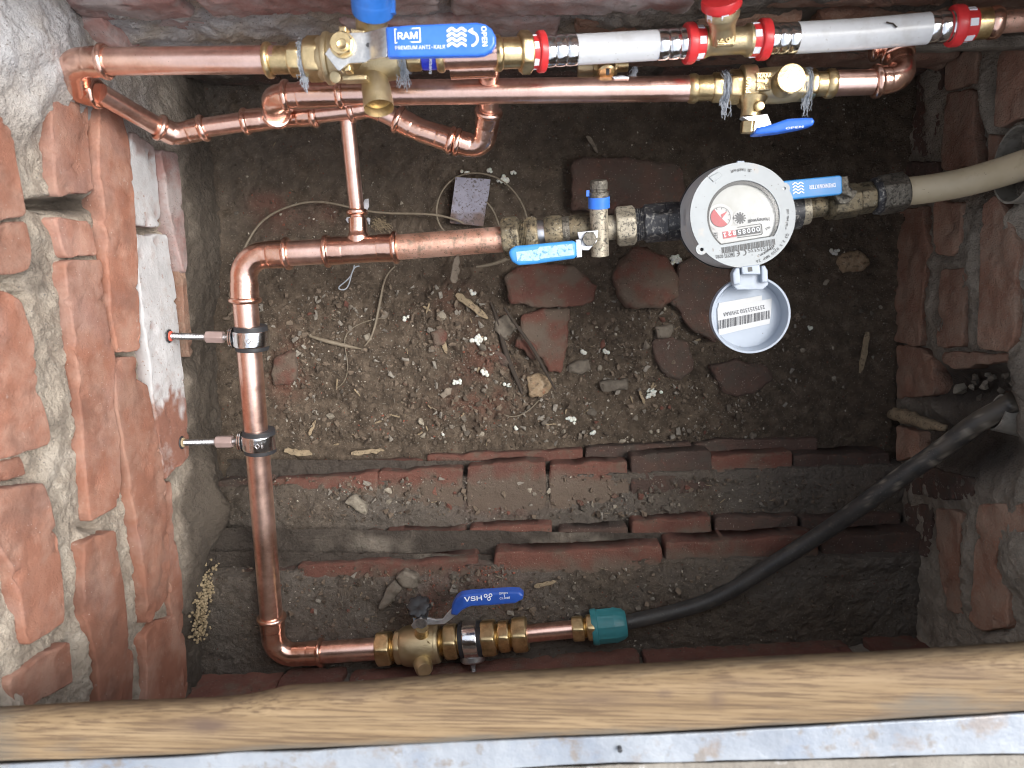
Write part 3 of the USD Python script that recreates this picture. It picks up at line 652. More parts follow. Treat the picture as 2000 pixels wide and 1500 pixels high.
def left_h(w, px):
    h = -0.0065 + (fbm(w * 16, 3, 71) - 0.5) * 0.012 + (fbm(w * 60, 4, 72) - 0.5) * 0.012 + (fbm(w * 220, 3, 73) - 0.5) * 0.006
    h += blobs(px, [(60, 60, 110, 120, 0.022), (120, 150, 70, 60, 0.012), (60, 230, 26, 40, 0.010), (75, 500, 30, 60, 0.006), (90, 640, 28, 70, 0.006), (110, 800, 30, 90, 0.006), (130, 960, 30, 60, 0.006), (215, 240, 12, 40, 0.006), (270, 255, 25, 25, 0.007),
                    (385, 330, 40, 180, 0.010), (405, 520, 36, 140, 0.012), (375, 760, 18, 60, 0.014), (395, 900, 22, 60, 0.018), (403, 1000, 22, 60, 0.034), (375, 1080, 18, 40, 0.012), (390, 1180, 20, 80, 0.012), (340, 245, 40, 60, 0.006),
                    (25, 1250, 20, 60, 0.008), (20, 1390, 50, 40, 0.012), (172, 1270, 16, 60, 0.006), (263, 1000, 14, 100, 0.004),
                    (118, 400, 46, 13, -0.040, 3), (165, 396, 26, 22, -0.022, 2), (286, 449, 34, 5, -0.016), (235, 690, 24, 6, -0.016), (20, 550, 40, 10, -0.014), (55, 580, 14, 8, -0.014), (30, 930, 40, 8, -0.014), (190, 1030, 24, 8, -0.014), (233, 640, 8, 60, -0.006)])
    return h


lv, lf = sheet(LEFT, YB - 0.03, YT + 0.03, ZF - 0.03, ZRIM - 0.004, 0.0026, left_h)
px = project(lv)
dirt_shade = np.clip((px[:, 0] - 322 + (fbm(lv * 40, 4, 77) - 0.5) * 90) / 55, 0, 0.93)
dirt_shade = np.maximum(dirt_shade, blobs(px, [(65, 520, 40, 20, 0.4), (70, 560, 26, 14, 0.6), (95, 830, 30, 22, 0.45), (50, 470, 30, 24, 0.3), (170, 405, 30, 16, 0.35), (118, 400, 50, 16, 0.9, 3), (150, 400, 40, 22, 0.5, 2)]))  # also darkens the hole of the missing chunk: shade put into the colour
lime = np.clip(blobs(px, [(60, 60, 200, 170, 1.1), (230, 240, 60, 60, 0.7)]) * (fbm(lv * 30, 4, 78) * 1.6), 0, 0.9)
part(lw, "mortar", (lv, lf), "mortar", smooth=True, attrs={"dirt_shade": np.clip(dirt_shade, 0, 1), "lime": lime})

# ---- right wall
rw = thing("brick_wall", "shaded wall of dusty brown bricks where the pipe sleeves come through", "wall", (XR, 0, ZF))
RB = [
    ([(1757, 404), (1806, 400), (1818, 490), (1810, 524), (1800, 660), (1796, 674), (1750, 666), (1751, 540), (1757, 480)], 0.003, "brick_dusty"),
    ([(1830, 392), (1880, 394), (1876, 484), (1864, 500), (1829, 496)], 0.002, "brick_dusty"),
    ([(1840, 529), (1894, 528), (1888, 580), (1881, 676), (1831, 680), (1834, 600)], 0.002, "brick_dusty"),
    ([(1928, 392), (1956, 380), (1992, 480), (1992, 560), (1988, 660), (1972, 684), (1916, 680), (1920, 540)], 0.004, "brick_dusty"),
    ([(1750, 673), (1796, 678), (1822, 702), (1820, 770), (1748, 778)], 0.000, "brick_dusty"),
    ([(1832, 684), (1984, 690), (1970, 706), (1900, 712), (1862, 722), (1836, 708)], -0.002, "brick_dusty"),
    ([(1752, 830), (1796, 838), (1794, 896), (1750, 902)], 0.001, "brick_dusty"),
    ([(1826, 990), (1880, 1000), (1874, 1112), (1884, 1205), (1850, 1195), (1832, 1100)], 0.001, "brick_dusty"),
    ([(1910, 985), (2010, 985), (2010, 1030), (1962, 1056), (1944, 1097), (1970, 1150), (1974, 1225), (1921, 1232), (1899, 1205), (1906, 1112)], 0.003, "brick_dusty"),
    ([(1853, 102), (1916, 99), (1910, 168), (1850, 174)], 0.002, "brick_dusty"),
    ([(1850, 180), (1910, 177), (1908, 270), (1916, 330), (1841, 330), (1846, 250)], 0.003, "brick_dusty"),
    ([(1955, 85), (2040, 80), (2040, 225), (1985, 240), (1949, 252), (1950, 170)], 0.004, "brick_dusty"),
    ([(1766, 318), (1832, 315), (1829, 345), (1766, 348)], 0.001, "brick_soiled"),
    ([(1772, 110), (1838, 100), (1834, 180), (1822, 300), (1772, 306), (1776, 200)], -0.003, "brick_soiled"),
    ([(1700, 260), (1745, 262), (1742, 420), (1698, 424)], -0.002, "brick_soiled"),
    ([(1698, 430), (1740, 430), (1742, 600), (1735, 690), (1700, 690)], -0.001, "brick_soiled"),
    ([(1704, 700), (1742, 700), (1740, 860), (1706, 864)], -0.002, "brick_soiled"),
    ([(1700, 100), (1752, 100), (1748, 250), (1700, 254)], -0.002, "brick_soiled"),
    ([(1800, 905), (1900, 940), (1890, 975), (1826, 975), (1760, 960), (1752, 912)], -0.004, "brick_soiled"),
    ([(1760, 985), (1812, 990), (1806, 1090), (1760, 1080)], -0.002, "brick_soiled"),
    ([(1925, 255), (1950, 262), (1952, 340), (1924, 345)], 0.000, "brick_dusty"),
]
for i, (poly, pr, m) in enumerate(RB):
    part(rw, "brick", brick_on(RIGHT, poly, pr, 300 + i, amp=0.003), m, smooth=True)


def right_h(w, px):
    h = -0.0045 + (fbm(w * 16, 3, 81) - 0.5) * 0.012 + (fbm(w * 60, 4, 82) - 0.5) * 0.014 + (fbm(w * 220, 3, 83) - 0.5) * 0.007
    h += blobs(px, [(1745, 480, 10, 120, 0.010), (1818, 560, 10, 100, 0.008), (1905, 540, 14, 120, 0.010), (1975, 430, 16, 40, 0.012), (1990, 760, 26, 70, 0.020), (1812, 180, 14, 90, 0.010), (1925, 190, 16, 90, 0.012), (1850, 515, 40, 10, 0.006),
                    (1890, 1090, 10, 90, 0.009), (1985, 1100, 34, 60, 0.014), (1940, 1250, 30, 14, 0.012), (1985, 830, 22, 50, 0.016), (1770, 300, 20, 60, 0.006), (1800, 690, 10, 20, -0.006),
                    (1890, 745, 80, 32, -0.036), (1900, 860, 110, 50, -0.026), (1960, 320, 44, 70, -0.020), (1800, 330, 30, 8, -0.010), (1960, 800, 40, 40, -0.03)])
    return h


rv, rf_ = sheet(RIGHT, -YT - 0.03, -YB + 0.03, ZF - 0.03, ZRIM - 0.004, 0.003, right_h)
px = project(rv)
dirt_shade = np.clip(1 - (px[:, 0] - 1740 + (fbm(rv * 40, 4, 87) - 0.5) * 90) / 40, 0, 0.9)
dirt_shade = np.clip(np.maximum(dirt_shade, blobs(px, [(1890, 750, 110, 50, 1.2), (1900, 880, 130, 70, 1.2), (1820, 330, 60, 40, 0.5)])), 0, 0.95)  # shade put into the colour of the broken gap, so it reads as a hole
part(rw, "mortar", (rv, rf_), "mortar_brown", smooth=True, attrs={"dirt_shade": dirt_shade})

# ---- upper wall (behind the pipes) in courses
tw = thing("brick_wall", "lime smeared brick wall behind the upper copper pipes", "wall", (0, YT, ZF))
course, k = 0.062, 0
z = ZF + 0.004; row = 0
while z < ZRIM - 0.03:
    u = XL + (0.0 if row % 2 else -0.11)
    while u < XR:
        a, b = max(u + 0.005, XL + 0.002), min(u + 0.215, XR - 0.002)
        if b - a > 0.03:
            m = "brick_limed" if (a + b) / 2 < 0.10 else "brick_dusty"
            if row < 1: m = "brick_soiled"
            part(tw, "brick", brick_on(TOP, [(a, z + 0.006), (b, z + 0.006), (b, z + 0.054), (a, z + 0.054)], float(rng.uniform(-0.002, 0.003)), 500 + k, uv=True, amp=0.0032, bev=0.006), m, smooth=True)
        u += 0.222; k += 1
    z += course; row += 1


def top_h(w, px):
    h = -0.005 + (fbm(w * 14, 3, 91) - 0.5) * 0.016 + (fbm(w * 60, 4, 92) - 0.5) * 0.012 + (fbm(w * 220, 3, 93) - 0.5) * 0.006
    h += blobs(px, [(380, 70, 200, 26, 0.007), (250, 60, 60, 60, 0.008), (430, 130, 60, 30, 0.007), (700, 70, 200, 20, 0.006), (1200, 40, 120, 20, 0.008), (1300, 20, 200, 30, 0.007), (470, 20, 300, 12, -0.003)])
    return h


tv, tf = sheet(TOP, XL - 0.03, XR + 0.03, ZF - 0.03, ZRIM - 0.004, 0.003, top_h)
px = project(tv)
dirt_shade = np.clip((px[:, 0] - 1000 + (fbm(tv * 25, 4, 97) - 0.5) * 500) / 500, 0, 0.8)
dirt_shade = np.maximum(dirt_shade, np.clip((tv[:, 2] * -1 - 0.43 + (fbm(tv * 40, 3, 98) - 0.5) * 0.06) / 0.03, 0, 0.9))
part(tw, "mortar", (tv, tf), "mortar", smooth=True, attrs={"dirt_shade": dirt_shade, "lime": np.clip((fbm(tv * 22, 4, 99) - 0.42) * 4, 0, 0.8) * (1 - dirt_shade)})

# ---- stepped footing along the lower side: brick courses under soil, then the lower wall
fw = thing("brick_footing", "stepped red brick footing with soil lying on its ledges", "wall", (0, yy(925, D_S1), ZF))


def step(xs, py_front, D, depth_px, thick, mats, seed, skew=0.0):
    for i, (x0, x1, dy) in enumerate(xs):
        y0 = py_front + dy + skew * (x0 - 1000); y1 = py_front + dy + skew * (x1 - 1000)
        poly = Polygon([(x0, y0), (x1, y1), (x1, y1 + depth_px), (x0, y0 + depth_px)])
        v, f = slab(jitter(poly.buffer(-2).buffer(2), 1.3, seed + i, 5.0), thick / 0.00066, 5, 7)
        w = P(v[:, 0], v[:, 1], D + float(rng.uniform(-0.001, 0.002))); w[:, 2] += v[:, 2] * 0.00066 - thick
        kk = 60.0
        w += np.stack([fbm(w * kk + 5 * s, 4, seed + i * 3 + s) - 0.5 for s in range(3)], -1) * 0.0055
        mm = mats[i % len(mats)] if isinstance(mats, list) else mats
        back = (v[:, 1] - (py_front + dy + skew * (v[:, 0] - 1000))) / 26.0
        sl = np.clip((back - 0.75 + (fbm(w * 70, 4, seed + i + 40) - 0.5) * 2.2) * 1.6, 0, 0.92) * (v[:, 2] > v[:, 2].max() * .7)
        w2, f2 = orient((w, f)); part(fw, "brick", (w2, f2), mm, smooth=True, attrs={"soil": sl} if mm == "brick_red" else None)


step([(420, 529, 6), (531, 736, 8), (738, 904, 2), (910, 1065, -3), (1074, 1228, 4), (1230, 1386, -9), (1388, 1547, 0), (1551, 1740, 6)], 908, D_S1, 110, 0.046,
     ["brick_soiled", "brick_red", "brick_red", "brick_red", "brick_red", "brick_soiled", "brick_red", "brick_soiled"], 700, skew=-0.045)
step([(600, 830, 3), (834, 1140, -3), (1144, 1350, -6), (1356, 1600, -6)], 886, D_FLOOR - 0.012, 60, 0.03, ["brick_red", "brick_red", "brick_soiled", "brick_soiled"], 740, skew=-0.045)
step([(430, 560, 6), (566, 744, 4), (752, 908, 2), (914, 1078, -2), (1088, 1225, 10), (1234, 1390, -2), (1398, 1560, 2), (1566, 1760, 8)], 1030, D_S2, 60, 0.034,
     ["brick_soiled", "brick_soiled", "brick_red", "brick_red", "brick_soiled", "brick_red", "brick_soiled", "brick_soiled"], 760, skew=-0.045)
step([(420, 574, 8), (578, 934, 0), (968, 1292, -6), (1300, 1600, -12), (1606, 1800, -8)], 1086, D_S3, 130, 0.036, ["brick_soiled", "brick_red", "brick_red", "brick_red", "brick_soiled"], 780, skew=-0.045)
# mortar between the courses
def bed(y0p, y1p, D, seed):
    pl = Plane((0, 0, CAM[2] - D), (1, 0, 0), (0, 1, 0))
    v, f = sheet(pl, XL - 0.01, XR + 0.01, yy(y1p, D), yy(y0p, D), 0.003, lambda w, px: (fbm(w * 40, 4, seed) - 0.5) * 0.014 + (fbm(w * 200, 3, seed + 1) - 0.5) * 0.006)
    part(fw, "mortar", (v, f), "mortar_brown", smooth=True, attrs={"dirt_shade": np.clip((fbm(v * 18, 4, seed + 4) - 0.22) * 3.6 + np.clip((900 - project(v)[:, 0]) / 300, 0, .5), 0.15, 0.93)})
bed(1038, 1100, D_S2 - 0.003, 801)
bed(905, 1000, D_S1 + 0.020, 811)
bed(1086, 1200, D_S3 + 0.012, 821)

bw_ = thing("brick_wall", "low row of dull red bricks between the pipe valve and the timber beam", "wall", (0, YB, CAM[2] - D_S3))
for i, (x0, x1, pr) in enumerate([(350, 560, 0.0), (566, 682, 0.002), (692, 838, -0.002), (846, 1240, 0.002), (1252, 1642, 0.003), (1686, 1925, 0.004)]):
    a = BOT.uv([(x0, 1314 - .053 * (x0 - 400)), (x1, 1314 - .053 * (x1 - 400))])[:, 0]; zt = CAM[2] - D_S3
    for r_, (za, zb) in enumerate([(0.004, 0.058), (0.066, 0.12)]):
        o = 0.0 if r_ == 0 else 0.07
        part(bw_, "brick", brick_on(BOT, [(a[0] - o, zt + za), (a[1] - o, zt + za), (a[1] - o, zt + zb), (a[0] - o, zt + zb)], pr, 850 + i * 2 + r_, uv=True, amp=0.003), "brick_red" if r_ == 0 else "brick_dusty", smooth=True)
bv, bf = sheet(BOT, -1.05, 0.10, ZF, ZRIM - 0.004, 0.004, lambda w, px: -0.006 + (fbm(w * 40, 4, 861) - 0.5) * 0.014 + (fbm(w * 200, 3, 862) - 0.5) * 0.005)
part(bw_, "mortar", (bv, bf), "mortar_brown", smooth=True, attrs={"dirt_shade": np.clip((fbm(bv * 12, 3, 5) - 0.4) * 3, 0, 0.6)})

# ---- timber beam and metal edging over the lower side
DB = 0.448
bp = [(-700, 1455), (-60, 1416), (120, 1408), (420, 1394), (470, 1388), (540, 1373), (700, 1364), (1000, 1346), (1300, 1328), (1500, 1317), (1800, 1302), (2060, 1284), (2700, 1246), (2700, 1355), (2060, 1396), (1400, 1436), (800, 1462), (300, 1487), (-60, 1502), (-700, 1540)]
v, f = slab(Polygon(bp).buffer(0), 0.022 / 0.00033, 26, 9, inner=14)
w = P(v[:, 0], v[:, 1], DB); w[:, 2] += v[:, 2] * 0.00033 - 0.022
w += np.stack([fbm(w * np.array([8, 60, 60]) + 5 * s, 4, 900 + s) - 0.5 for s in range(3)], -1) * np.array([0.001, 0.004, 0.004])
px = project(w)
n = fbm(w * np.array([25, 120, 120]), 4, 905)
knot = np.clip(blobs(px, [(405, 1415, 34, 7, 1.3), (400, 1415, 90, 20, 0.45), (1300, 1357, 16, 7, 1.2), (1400, 1365, 14, 16, 0.7), (1440, 1335, 60, 10, 0.45), (1170, 1365, 70, 12, 0.5), (690, 1356, 50, 10, 0.6), (1820, 1310, 160, 22, 0.45), (800, 1380, 40, 6, 0.3)]) * (0.45 + 1.1 * n), 0, 0.92)
edge_dark = np.clip(((px[:, 1] - (1497 - 0.0487 * px[:, 0]) + 16) / 12 + (n - 0.5) * 2.5), 0, 0.75)  # darker along the beam's lower edge and at its left end
edge_dark = np.maximum(edge_dark, np.clip((60 - px[:, 0]) / 120 + (n - 0.5), 0, 0.7))
w, f = orient((w, f))
single("timber_beam", "long weathered timber beam along the lower edge of the pit", "beam", (w, f), "timber", smooth=True, attrs={"knot": knot, "edge_dark": edge_dark})
ep = [(-700, 1534), (-60, 1497), (300, 1482), (800, 1457), (1400, 1431), (2060, 1391), (2700, 1350), (2700, 1445), (2060, 1470), (1200, 1492), (500, 1530), (-700, 1600)]
v, f = slab(Polygon(ep), 12, 3, 14, inner=22)
w = P(v[:, 0], v[:, 1], DB + 0.003); w[:, 2] += v[:, 2] * 0.00033 - 0.004
w[:, 2] += (fbm(w * 20, 3, 911) - 0.5) * 0.004
ms = thing("metal_edging", "pale blue grey galvanized metal strip with rust spots beside the timber beam", "edging", w.mean(0))
part(ms, "strip", orient((w, f)), "galvanized", smooth=True)
c = P(1211, 1466, DB + 0.0005)
part(ms, "screw_hole", lathe(c - [0, 0, 0.004], (0, 0, 1), [(0, 0.0016), (0.0042, 0.0016), (0.0044, 0.0012)], 14), "rubber")
cp = [(-900, 1560), (500, 1532), (1200, 1494), (2060, 1472), (2900, 1440), (2900, 2300), (-900, 2300)]
v, f = slab(Polygon(cp), 10, 2, 30, inner=26)
w = P(v[:, 0], v[:, 1], DB + 0.004); w[:, 2] += v[:, 2] * 0.00033 - 0.002 + (fbm(w * 30, 4, 921) - 0.5) * 0.006
single("concrete_kerb", None, None, orient((w, f)), "concrete", smooth=True, kind="structure")
# timber batten on the right-hand end of the upper wall under the copper pipe
v, f = slab(Polygon([(1690, 66), (1850, 74), (2100, 62), (2100, 86), (1850, 93), (1690, 92)]), 30, 3, 5)
w = P(v[:, 0], v[:, 1], 0.72); w[:, 2] += v[:, 2] * 0.0005 - 0.015; w += (fbm(w * 80, 3, 931)[:, None] - 0.5) * 0.003
single("stone_ledge", "narrow pale ledge under the copper pipe stub at the right", "ledge", orient((w, f)), "mortar_brown", smooth=True, attrs={"dirt_shade": np.zeros(len(w))})


# ---------------------------------------------------------------- copper pipework
def sock_prof(r, L):
    return [(0, r * 0.99), (0, r * 1.10), (0.0006, r * 1.20), (0.0018, r * 1.29), (0.0036, r * 1.31), (0.0052, r * 1.26), (0.0062, r * 1.15), (0.0074, r * 1.12), (L, r * 1.12), (L + 0.0022, r * 1.07), (L + 0.003, r * 1.04)]


def bead_of(r):
    return [(0, r * 0.9), (0, r * 1.12), (0.0006, r * 1.22), (0.0018, r * 1.31), (0.0036, r * 1.33), (0.0052, r * 1.28), (0.0062, r * 1.15), (0.0062, r * 0.9)]


def fitting(t, name, pts, r, Ls=0.020, rad=None, mat="copper_fitting", ends=(1, 1)):
    """A press fitting along the path: body with a socket and press ring at each end."""
    rad = rad or 1.7 * r
    body = tube(fillet(pts, rad, 14), r * 1.07, 32, cap=False)
    a, b = np.asarray(pts[0]), np.asarray(pts[-1])
    da, db = unit(np.subtract(pts[1], a)), unit(np.subtract(pts[-2], b))
    ms = [body]
    if ends[0]: ms.append(lathe(a + da * 0.0062, da, [(s - 0.0062, q) for s, q in sock_prof(r, Ls)[6:]], 36))
    if ends[1]: ms.append(lathe(b + db * 0.0062, db, [(s - 0.0062, q) for s, q in sock_prof(r, Ls)[6:]], 36))
    e = part(t, name, J(*ms), mat, smooth=50)
    if ends[0]: part(e, "press_ring", lathe(a, da, bead_of(r), 36), mat, smooth=True)
    if ends[1]: part(e, "press_ring", lathe(b, db, bead_of(r), 36), mat, smooth=True)
    return e


def pipe(t, pts, r, mat="copper", name="pipe"):
    return part(t, name, tube(pts, r, 36), mat, smooth=50)


def lerp(a, b, t): return np.asarray(a) + (np.asarray(b) - np.asarray(a)) * t


# main run: meter valve - tee - elbow - long pipe along the left wall - elbow - lower valve
R28 = 0.0134
A = lambda x, y, D: P(x, y, D)
m0, m1 = A(992, 466.5, 0.795), A(778, 483, 0.80)            # old pipe
m2, m3 = A(633, 491, 0.80), A(567, 495, 0.80)
mc = A(474, 501, 0.80)
m4 = A(479, 592, 0.803); m5 = A(530, 1202, 0.843); mc2 = A(537, 1281, 0.848); m6 = A(632, 1274, 0.848); m7 = A(748, 1266, 0.848)
cr = thing("copper_pipe_run", "thick copper pipe running down the left wall to the lower valve", "copper pipe", m4)
pipe(cr, [m0, m1], R28, "copper_old")
e = part(cr, "tee", J(tube([m1, m2], R28 * 1.08, 36, cap=False), lathe(m1 + unit(m2 - m1) * .0062, m2 - m1, [(s - .0062, q) for s, q in sock_prof(R28, 0.020)[6:]], 36), lathe(m2 + unit(m1 - m2) * .0062, m1 - m2, [(s - .0062, q) for s, q in sock_prof(R28, 0.020)[6:]], 36),
                     lathe(A(702, 486, 0.80), A(697, 411, 0.802) - A(702, 486, 0.80), [(0, .0128), (0.012, .0126), (0.0145, .0112), (0.017, .0100), (0.019, .0097), (0.032, .0096)], 32)), "copper_fitting", smooth=50)
part(e, "press_ring", lathe(m1, m2 - m1, bead_of(R28), 36), "copper_fitting", smooth=True)
part(e, "press_ring", lathe(m2, m1 - m2, bead_of(R28), 36), "copper_fitting", smooth=True)
b0 = A(697, 411, 0.802)
part(e, "press_ring", lathe(b0 + unit(A(702, 486, .80) - b0) * -0.001, A(702, 486, 0.80) - b0, bead_of(0.0086), 32), "copper_fitting", smooth=True)
pipe(cr, [m2, m3], R28)
fitting(cr, "elbow", [m3, mc, m4], R28, 0.021, 0.030)
pipe(cr, [m4, lerp(m4, m5, .5), m5], R28)
fitting(cr, "elbow", [m5, mc2, m6], R28, 0.017, 0.026)
pipe(cr, [m6, m7], R28)

# riser from the tee to the offset run
r15 = 0.0078
D_O = 0.752
s0, s1 = b0, A(677, 222, 0.775)
br = thing("copper_pipe", "thin copper riser pipe climbing from the tee to the crooked upper run", "copper pipe", s0)
pipe(br, [s0 - unit(s1 - s0) * .012, s0, s1, A(676, 205, 0.775)], r15)

# crooked offset run under the upper pipes
R18 = 0.0094
o_e0 = A(195, 182, 0.680); o_a = A(306, 246, 0.735); o_j3 = A(343, 264, 0.748); o_b = A(403, 249, 0.750); o_c = A(474, 238, 0.752)
o_t = A(541, 229, 0.753); o_d = A(620, 222, 0.752); o_e = A(680, 214, 0.752); o_j2 = A(722, 207, 0.752); o_f = A(733, 212, 0.754); o_g = A(772, 231, 0.758); o_h = A(887, 276, 0.762)
o_j1a = A(822, 255, 0.760); o_k = A(945, 290, 0.764); o_l = A(955, 213, 0.740); o_m = A(953, 128, 0.690)
orun = thing("copper_pipe_run", "crooked thinner copper run dipping under the two straight upper pipes", "copper pipe", o_t)
top_l, top_c = A(212, 120, 0.640), A(143, 122, 0.640)
pipe(orun, [o_e0, o_a], R18 * 0.96)
fitting(orun, "elbow", [o_a, o_j3, o_b], R18 * 1.06, 0.016, 0.030)
pipe(orun, [o_b, o_c], R18)
e = fitting(orun, "tee", [o_c, o_t, o_d], R18 * 1.06, 0.018)
pipe(orun, [o_d, o_e], R18)
fitting(orun, "elbow", [o_e, o_j2, A(745, 217, 0.755)], R18 * 1.06, 0.013, 0.024, ends=(1, 0))
pipe(orun, [o_f, o_g], R18)
fitting(orun, "elbow", [o_g, o_j1a, o_h], R18 * 1.12, 0.016, 0.05)
fitting(orun, "elbow", [o_h, o_k, o_l], R18 * 1.12, 0.015, 0.020)
pipe(orun, [o_l, o_m], R18)

# upper pipe: elbow on the left, pipe to the big valve
R22 = 0.0110
tp = thing("copper_pipe_run", "straight upper copper pipe with double elbow at the left wall", "copper pipe", top_l)
fitting(tp, "elbow", [top_l, top_c, A(150, 168, 0.672)], R22, 0.016, 0.017, ends=(1, 0))
fitting(tp, "elbow", [A(146, 150, 0.660), A(153, 180, 0.680), o_e0], R18 * 1.1, 0.010, 0.014, ends=(0, 1))
pipe(tp, [top_l, A(540, 116.5, 0.640)], R22)

# middle pipe
mp_l, mp_r = A(672, 182, 0.700), A(1350, 173, 0.700)
mp_ = thing("copper_pipe_run", "long straight copper pipe passing under the big blue handled valve", "copper pipe", mp_l)
fitting(mp_, "elbow", [mp_l, A(533, 189, 0.700), A(540, 222, 0.738)], R22 * 0.98, 0.040, 0.018, ends=(1, 0))
part(mp_, "press_ring", lathe(A(553, 188, 0.700), mp_l - A(553, 188, 0.700), bead_of(R22), 36), "copper_fitting", smooth=True)
part(mp_, "press_ring", lathe(A(540, 222, 0.728), A(540, 229, 0.738) - A(540, 222, 0.728), bead_of(R22 * .95), 36), "copper_fitting", smooth=True)
pipe(mp_, [mp_l, mp_r], R22)
# right-hand end of the middle pipe
q0, q1 = A(1622, 163, 0.70), A(1704, 160, 0.70)
qe = thing("copper_pipe_run", "short copper pipe and elbow right of the second brass valve", "copper pipe", q1)
pipe(qe, [q0, q1], R22)
fitting(qe, "elbow", [q1, A(1766, 152, 0.70), A(1752, 104, 0.715)], R22, 0.012, 0.016)
fitting(qe, "elbow", [A(1752, 104, 0.715), A(1748, 84, 0.715), A(1700, 88, 0.72)], R22, 0.006, 0.012, ends=(0, 1))

# copper stub with tee right of the big valve (behind its handle)
ts = thing("copper_pipe_run", "short copper pipe with tee half hidden behind the big blue handle", "copper pipe", A(920, 112, .655))
pipe(ts, [A(862, 109, .645), A(985, 103, .645)], R22)
part(ts, "tee", J(tube([A(880, 128, .672), A(968, 124, .672)], R22 * 1.05, 32), lathe(A(953, 122, .672), A(954, 160, .70) - A(953, 122, .672), [(0, R22), (0.010, R22), (0.011, R22 * .92), (0.02, R22 * .9)], 32)), "copper_fitting", smooth=50)


# ---------------------------------------------------------------- valves
def seq(t, p0, p1, items):
    """Turned pieces in line: items are (name, kind, start px, end px, radius px, material); positions run along the pixel line p0 -> p1 (x, y, D)."""
    a, b = P(*p0), P(*p1); ax = unit(b - a)
    L = np.linalg.norm(b - a); dx = p1[0] - p0[0]
    at = lambda x: a + (b - a) * ((x - p0[0]) / dx)
    for name, kind, x0, x1, rp, mat in items:
        s, e = at(x0), at(x1); r = rp * mpp((s + e) / 2); l = np.linalg.norm(e - s)
        if kind == "hex": me = hexnut(s, ax, l, r, rot=0.35)
        elif kind == "bead": me = lathe(s, ax, [(0, r * .8), (0, r * .9), (l * .2, r * .98), (l * .5, r), (l * .8, r * .98), (l, r * .9), (l, r * .8)])
        elif kind == "thread":
            n = max(3, int(l / 0.0016)); pr = [(0, r * .7)]
            for i in range(n): pr += [(l * i / n, r * .93), (l * (i + .5) / n, r)]
            me = lathe(s, ax, pr + [(l, r * .93), (l, r * .7)])
        elif kind == "cone": me = lathe(s, ax, [(0, r * .8), (0, r), (l * .9, r * .86), (l, r * .8), (l, r * .6)])
        elif kind == "ball": me = lathe(s, ax, [(0, r * .7)] + [(l * (0.5 - 0.5 * math.cos(u)), r * (0.80 + 0.20 * math.sin(u))) for u in np.linspace(0, math.pi, 14)] + [(l, r * .7)])
        else: me = lathe(s, ax, [(0, r * .8), (0, r * .96), (min(.0008, l * .2), r), (l - min(.0008, l * .2), r), (l, r * .96), (l, r * .8)])
        part(t, name, me, mat, smooth=40)
    return at, ax


def hemp(t, c, ax, r, seed, n=110, tail=(0, -0.012, 0)):
    g = np.random.default_rng(seed); ax, a, b = frame(ax); ls = []
    for i in range(n):
        th = np.linspace(0, g.uniform(1.0, 3.0), 12) + g.uniform(0, 6.28)
        o = np.cumsum(g.normal(0, 0.0004, 12)) + g.normal(0, 0.0018); rr = r + np.abs(g.normal(0, 0.0006)) + np.linspace(0, 1, 12) ** 3 * g.uniform(0, 0.003)
        ls.append(c + o[:, None] * ax + rr[:, None] * (np.cos(th)[:, None] * a + np.sin(th)[:, None] * b))
    for i in range(n // 3):
        s = c + ax * g.normal(0, 0.002) + np.array([0, -r, 0.3 * r]); k = np.linspace(0, 1, 9)[:, None]
        ls.append(s + k * (np.asarray(tail) * g.uniform(.4, 1.2)) + np.cumsum(g.normal(0, 0.0006, (9, 3)), 0))
    curves(t, "hemp", ls, 0.00042, "hemp", kind="stuff")


def wave_logo(x, y, w, h, n, ang, lw):
    ls = []
    for i in range(n):
        yy_ = (i / max(n - 1, 1) - .5) * h
        k = np.linspace(-.5, .5, 26)
        ls.append(LineString(np.c_[k * w, yy_ + math.copysign(1, 1) * np.cos(k * 4 * math.pi) * h * 0.09]).buffer(lw / 2, cap_style=2))
    g = shapely.union_all(ls)
    g = affinity.rotate(g, ang, origin=(0, 0)); return affinity.translate(g, x, y)


# big blue-handled valve
va = thing("ball_valve", "big brass ball valve with a broad bright blue handle lettered OPEN", "valve", A(690, 110, .64))
L0, L1 = (520, 118, .640), (866, 108, .640)
seq(va, L0, L1, [("press_ring", "bead", 519, 531, 34, "brass"), ("sleeve", "cyl", 530, 567, 26, "brass"), ("hex_collar", "hex", 567, 592, 29, "brass_bright"), ("neck", "cyl", 590, 601, 24, "brass"), ("hex_end", "hex", 600, 632, 38, "brass"),
                 ("body", "ball", 624, 782, 47, "brass_cast"), ("flange", "bead", 636, 650, 49, "brass_cast"), ("hex_end", "hex", 748, 784, 32, "brass_cast"), ("neck", "cyl", 783, 796, 23, "brass"), ("hex_collar", "hex", 796, 824, 25, "brass"),
                 ("blue_label", "cyl", 825, 855, 26, "blue_label"), ("press_ring", "bead", 854, 868, 32, "brass")])
hemp(va, P(596, 116, .64), P(866, 108, .64) - P(520, 118, .64), 0.0125, 1)
hemp(va, P(788, 111, .64), P(866, 108, .64) - P(520, 118, .64), 0.0115, 2)
for k, yy_ in enumerate((122, 129)): part(va, "label_print", pxtext("RAM SDR" if k else "DRINK", 841, yy_, 5, 88, lambda x, y: .6285 + 0 * x, depth=0.0004), "print_white", smooth=False)
c0 = P(727, 100, .640)
part(va, "outlet", lathe(c0, P(725, 20, .615) - c0, [(0, .011), (.012, .0125), (.034, .0125), (.036, .0120), (.0365, .0100)]), "brass_cast", smooth=40)
capp = P(729, 24, .6165); cax = P(727, -20, .603) - capp
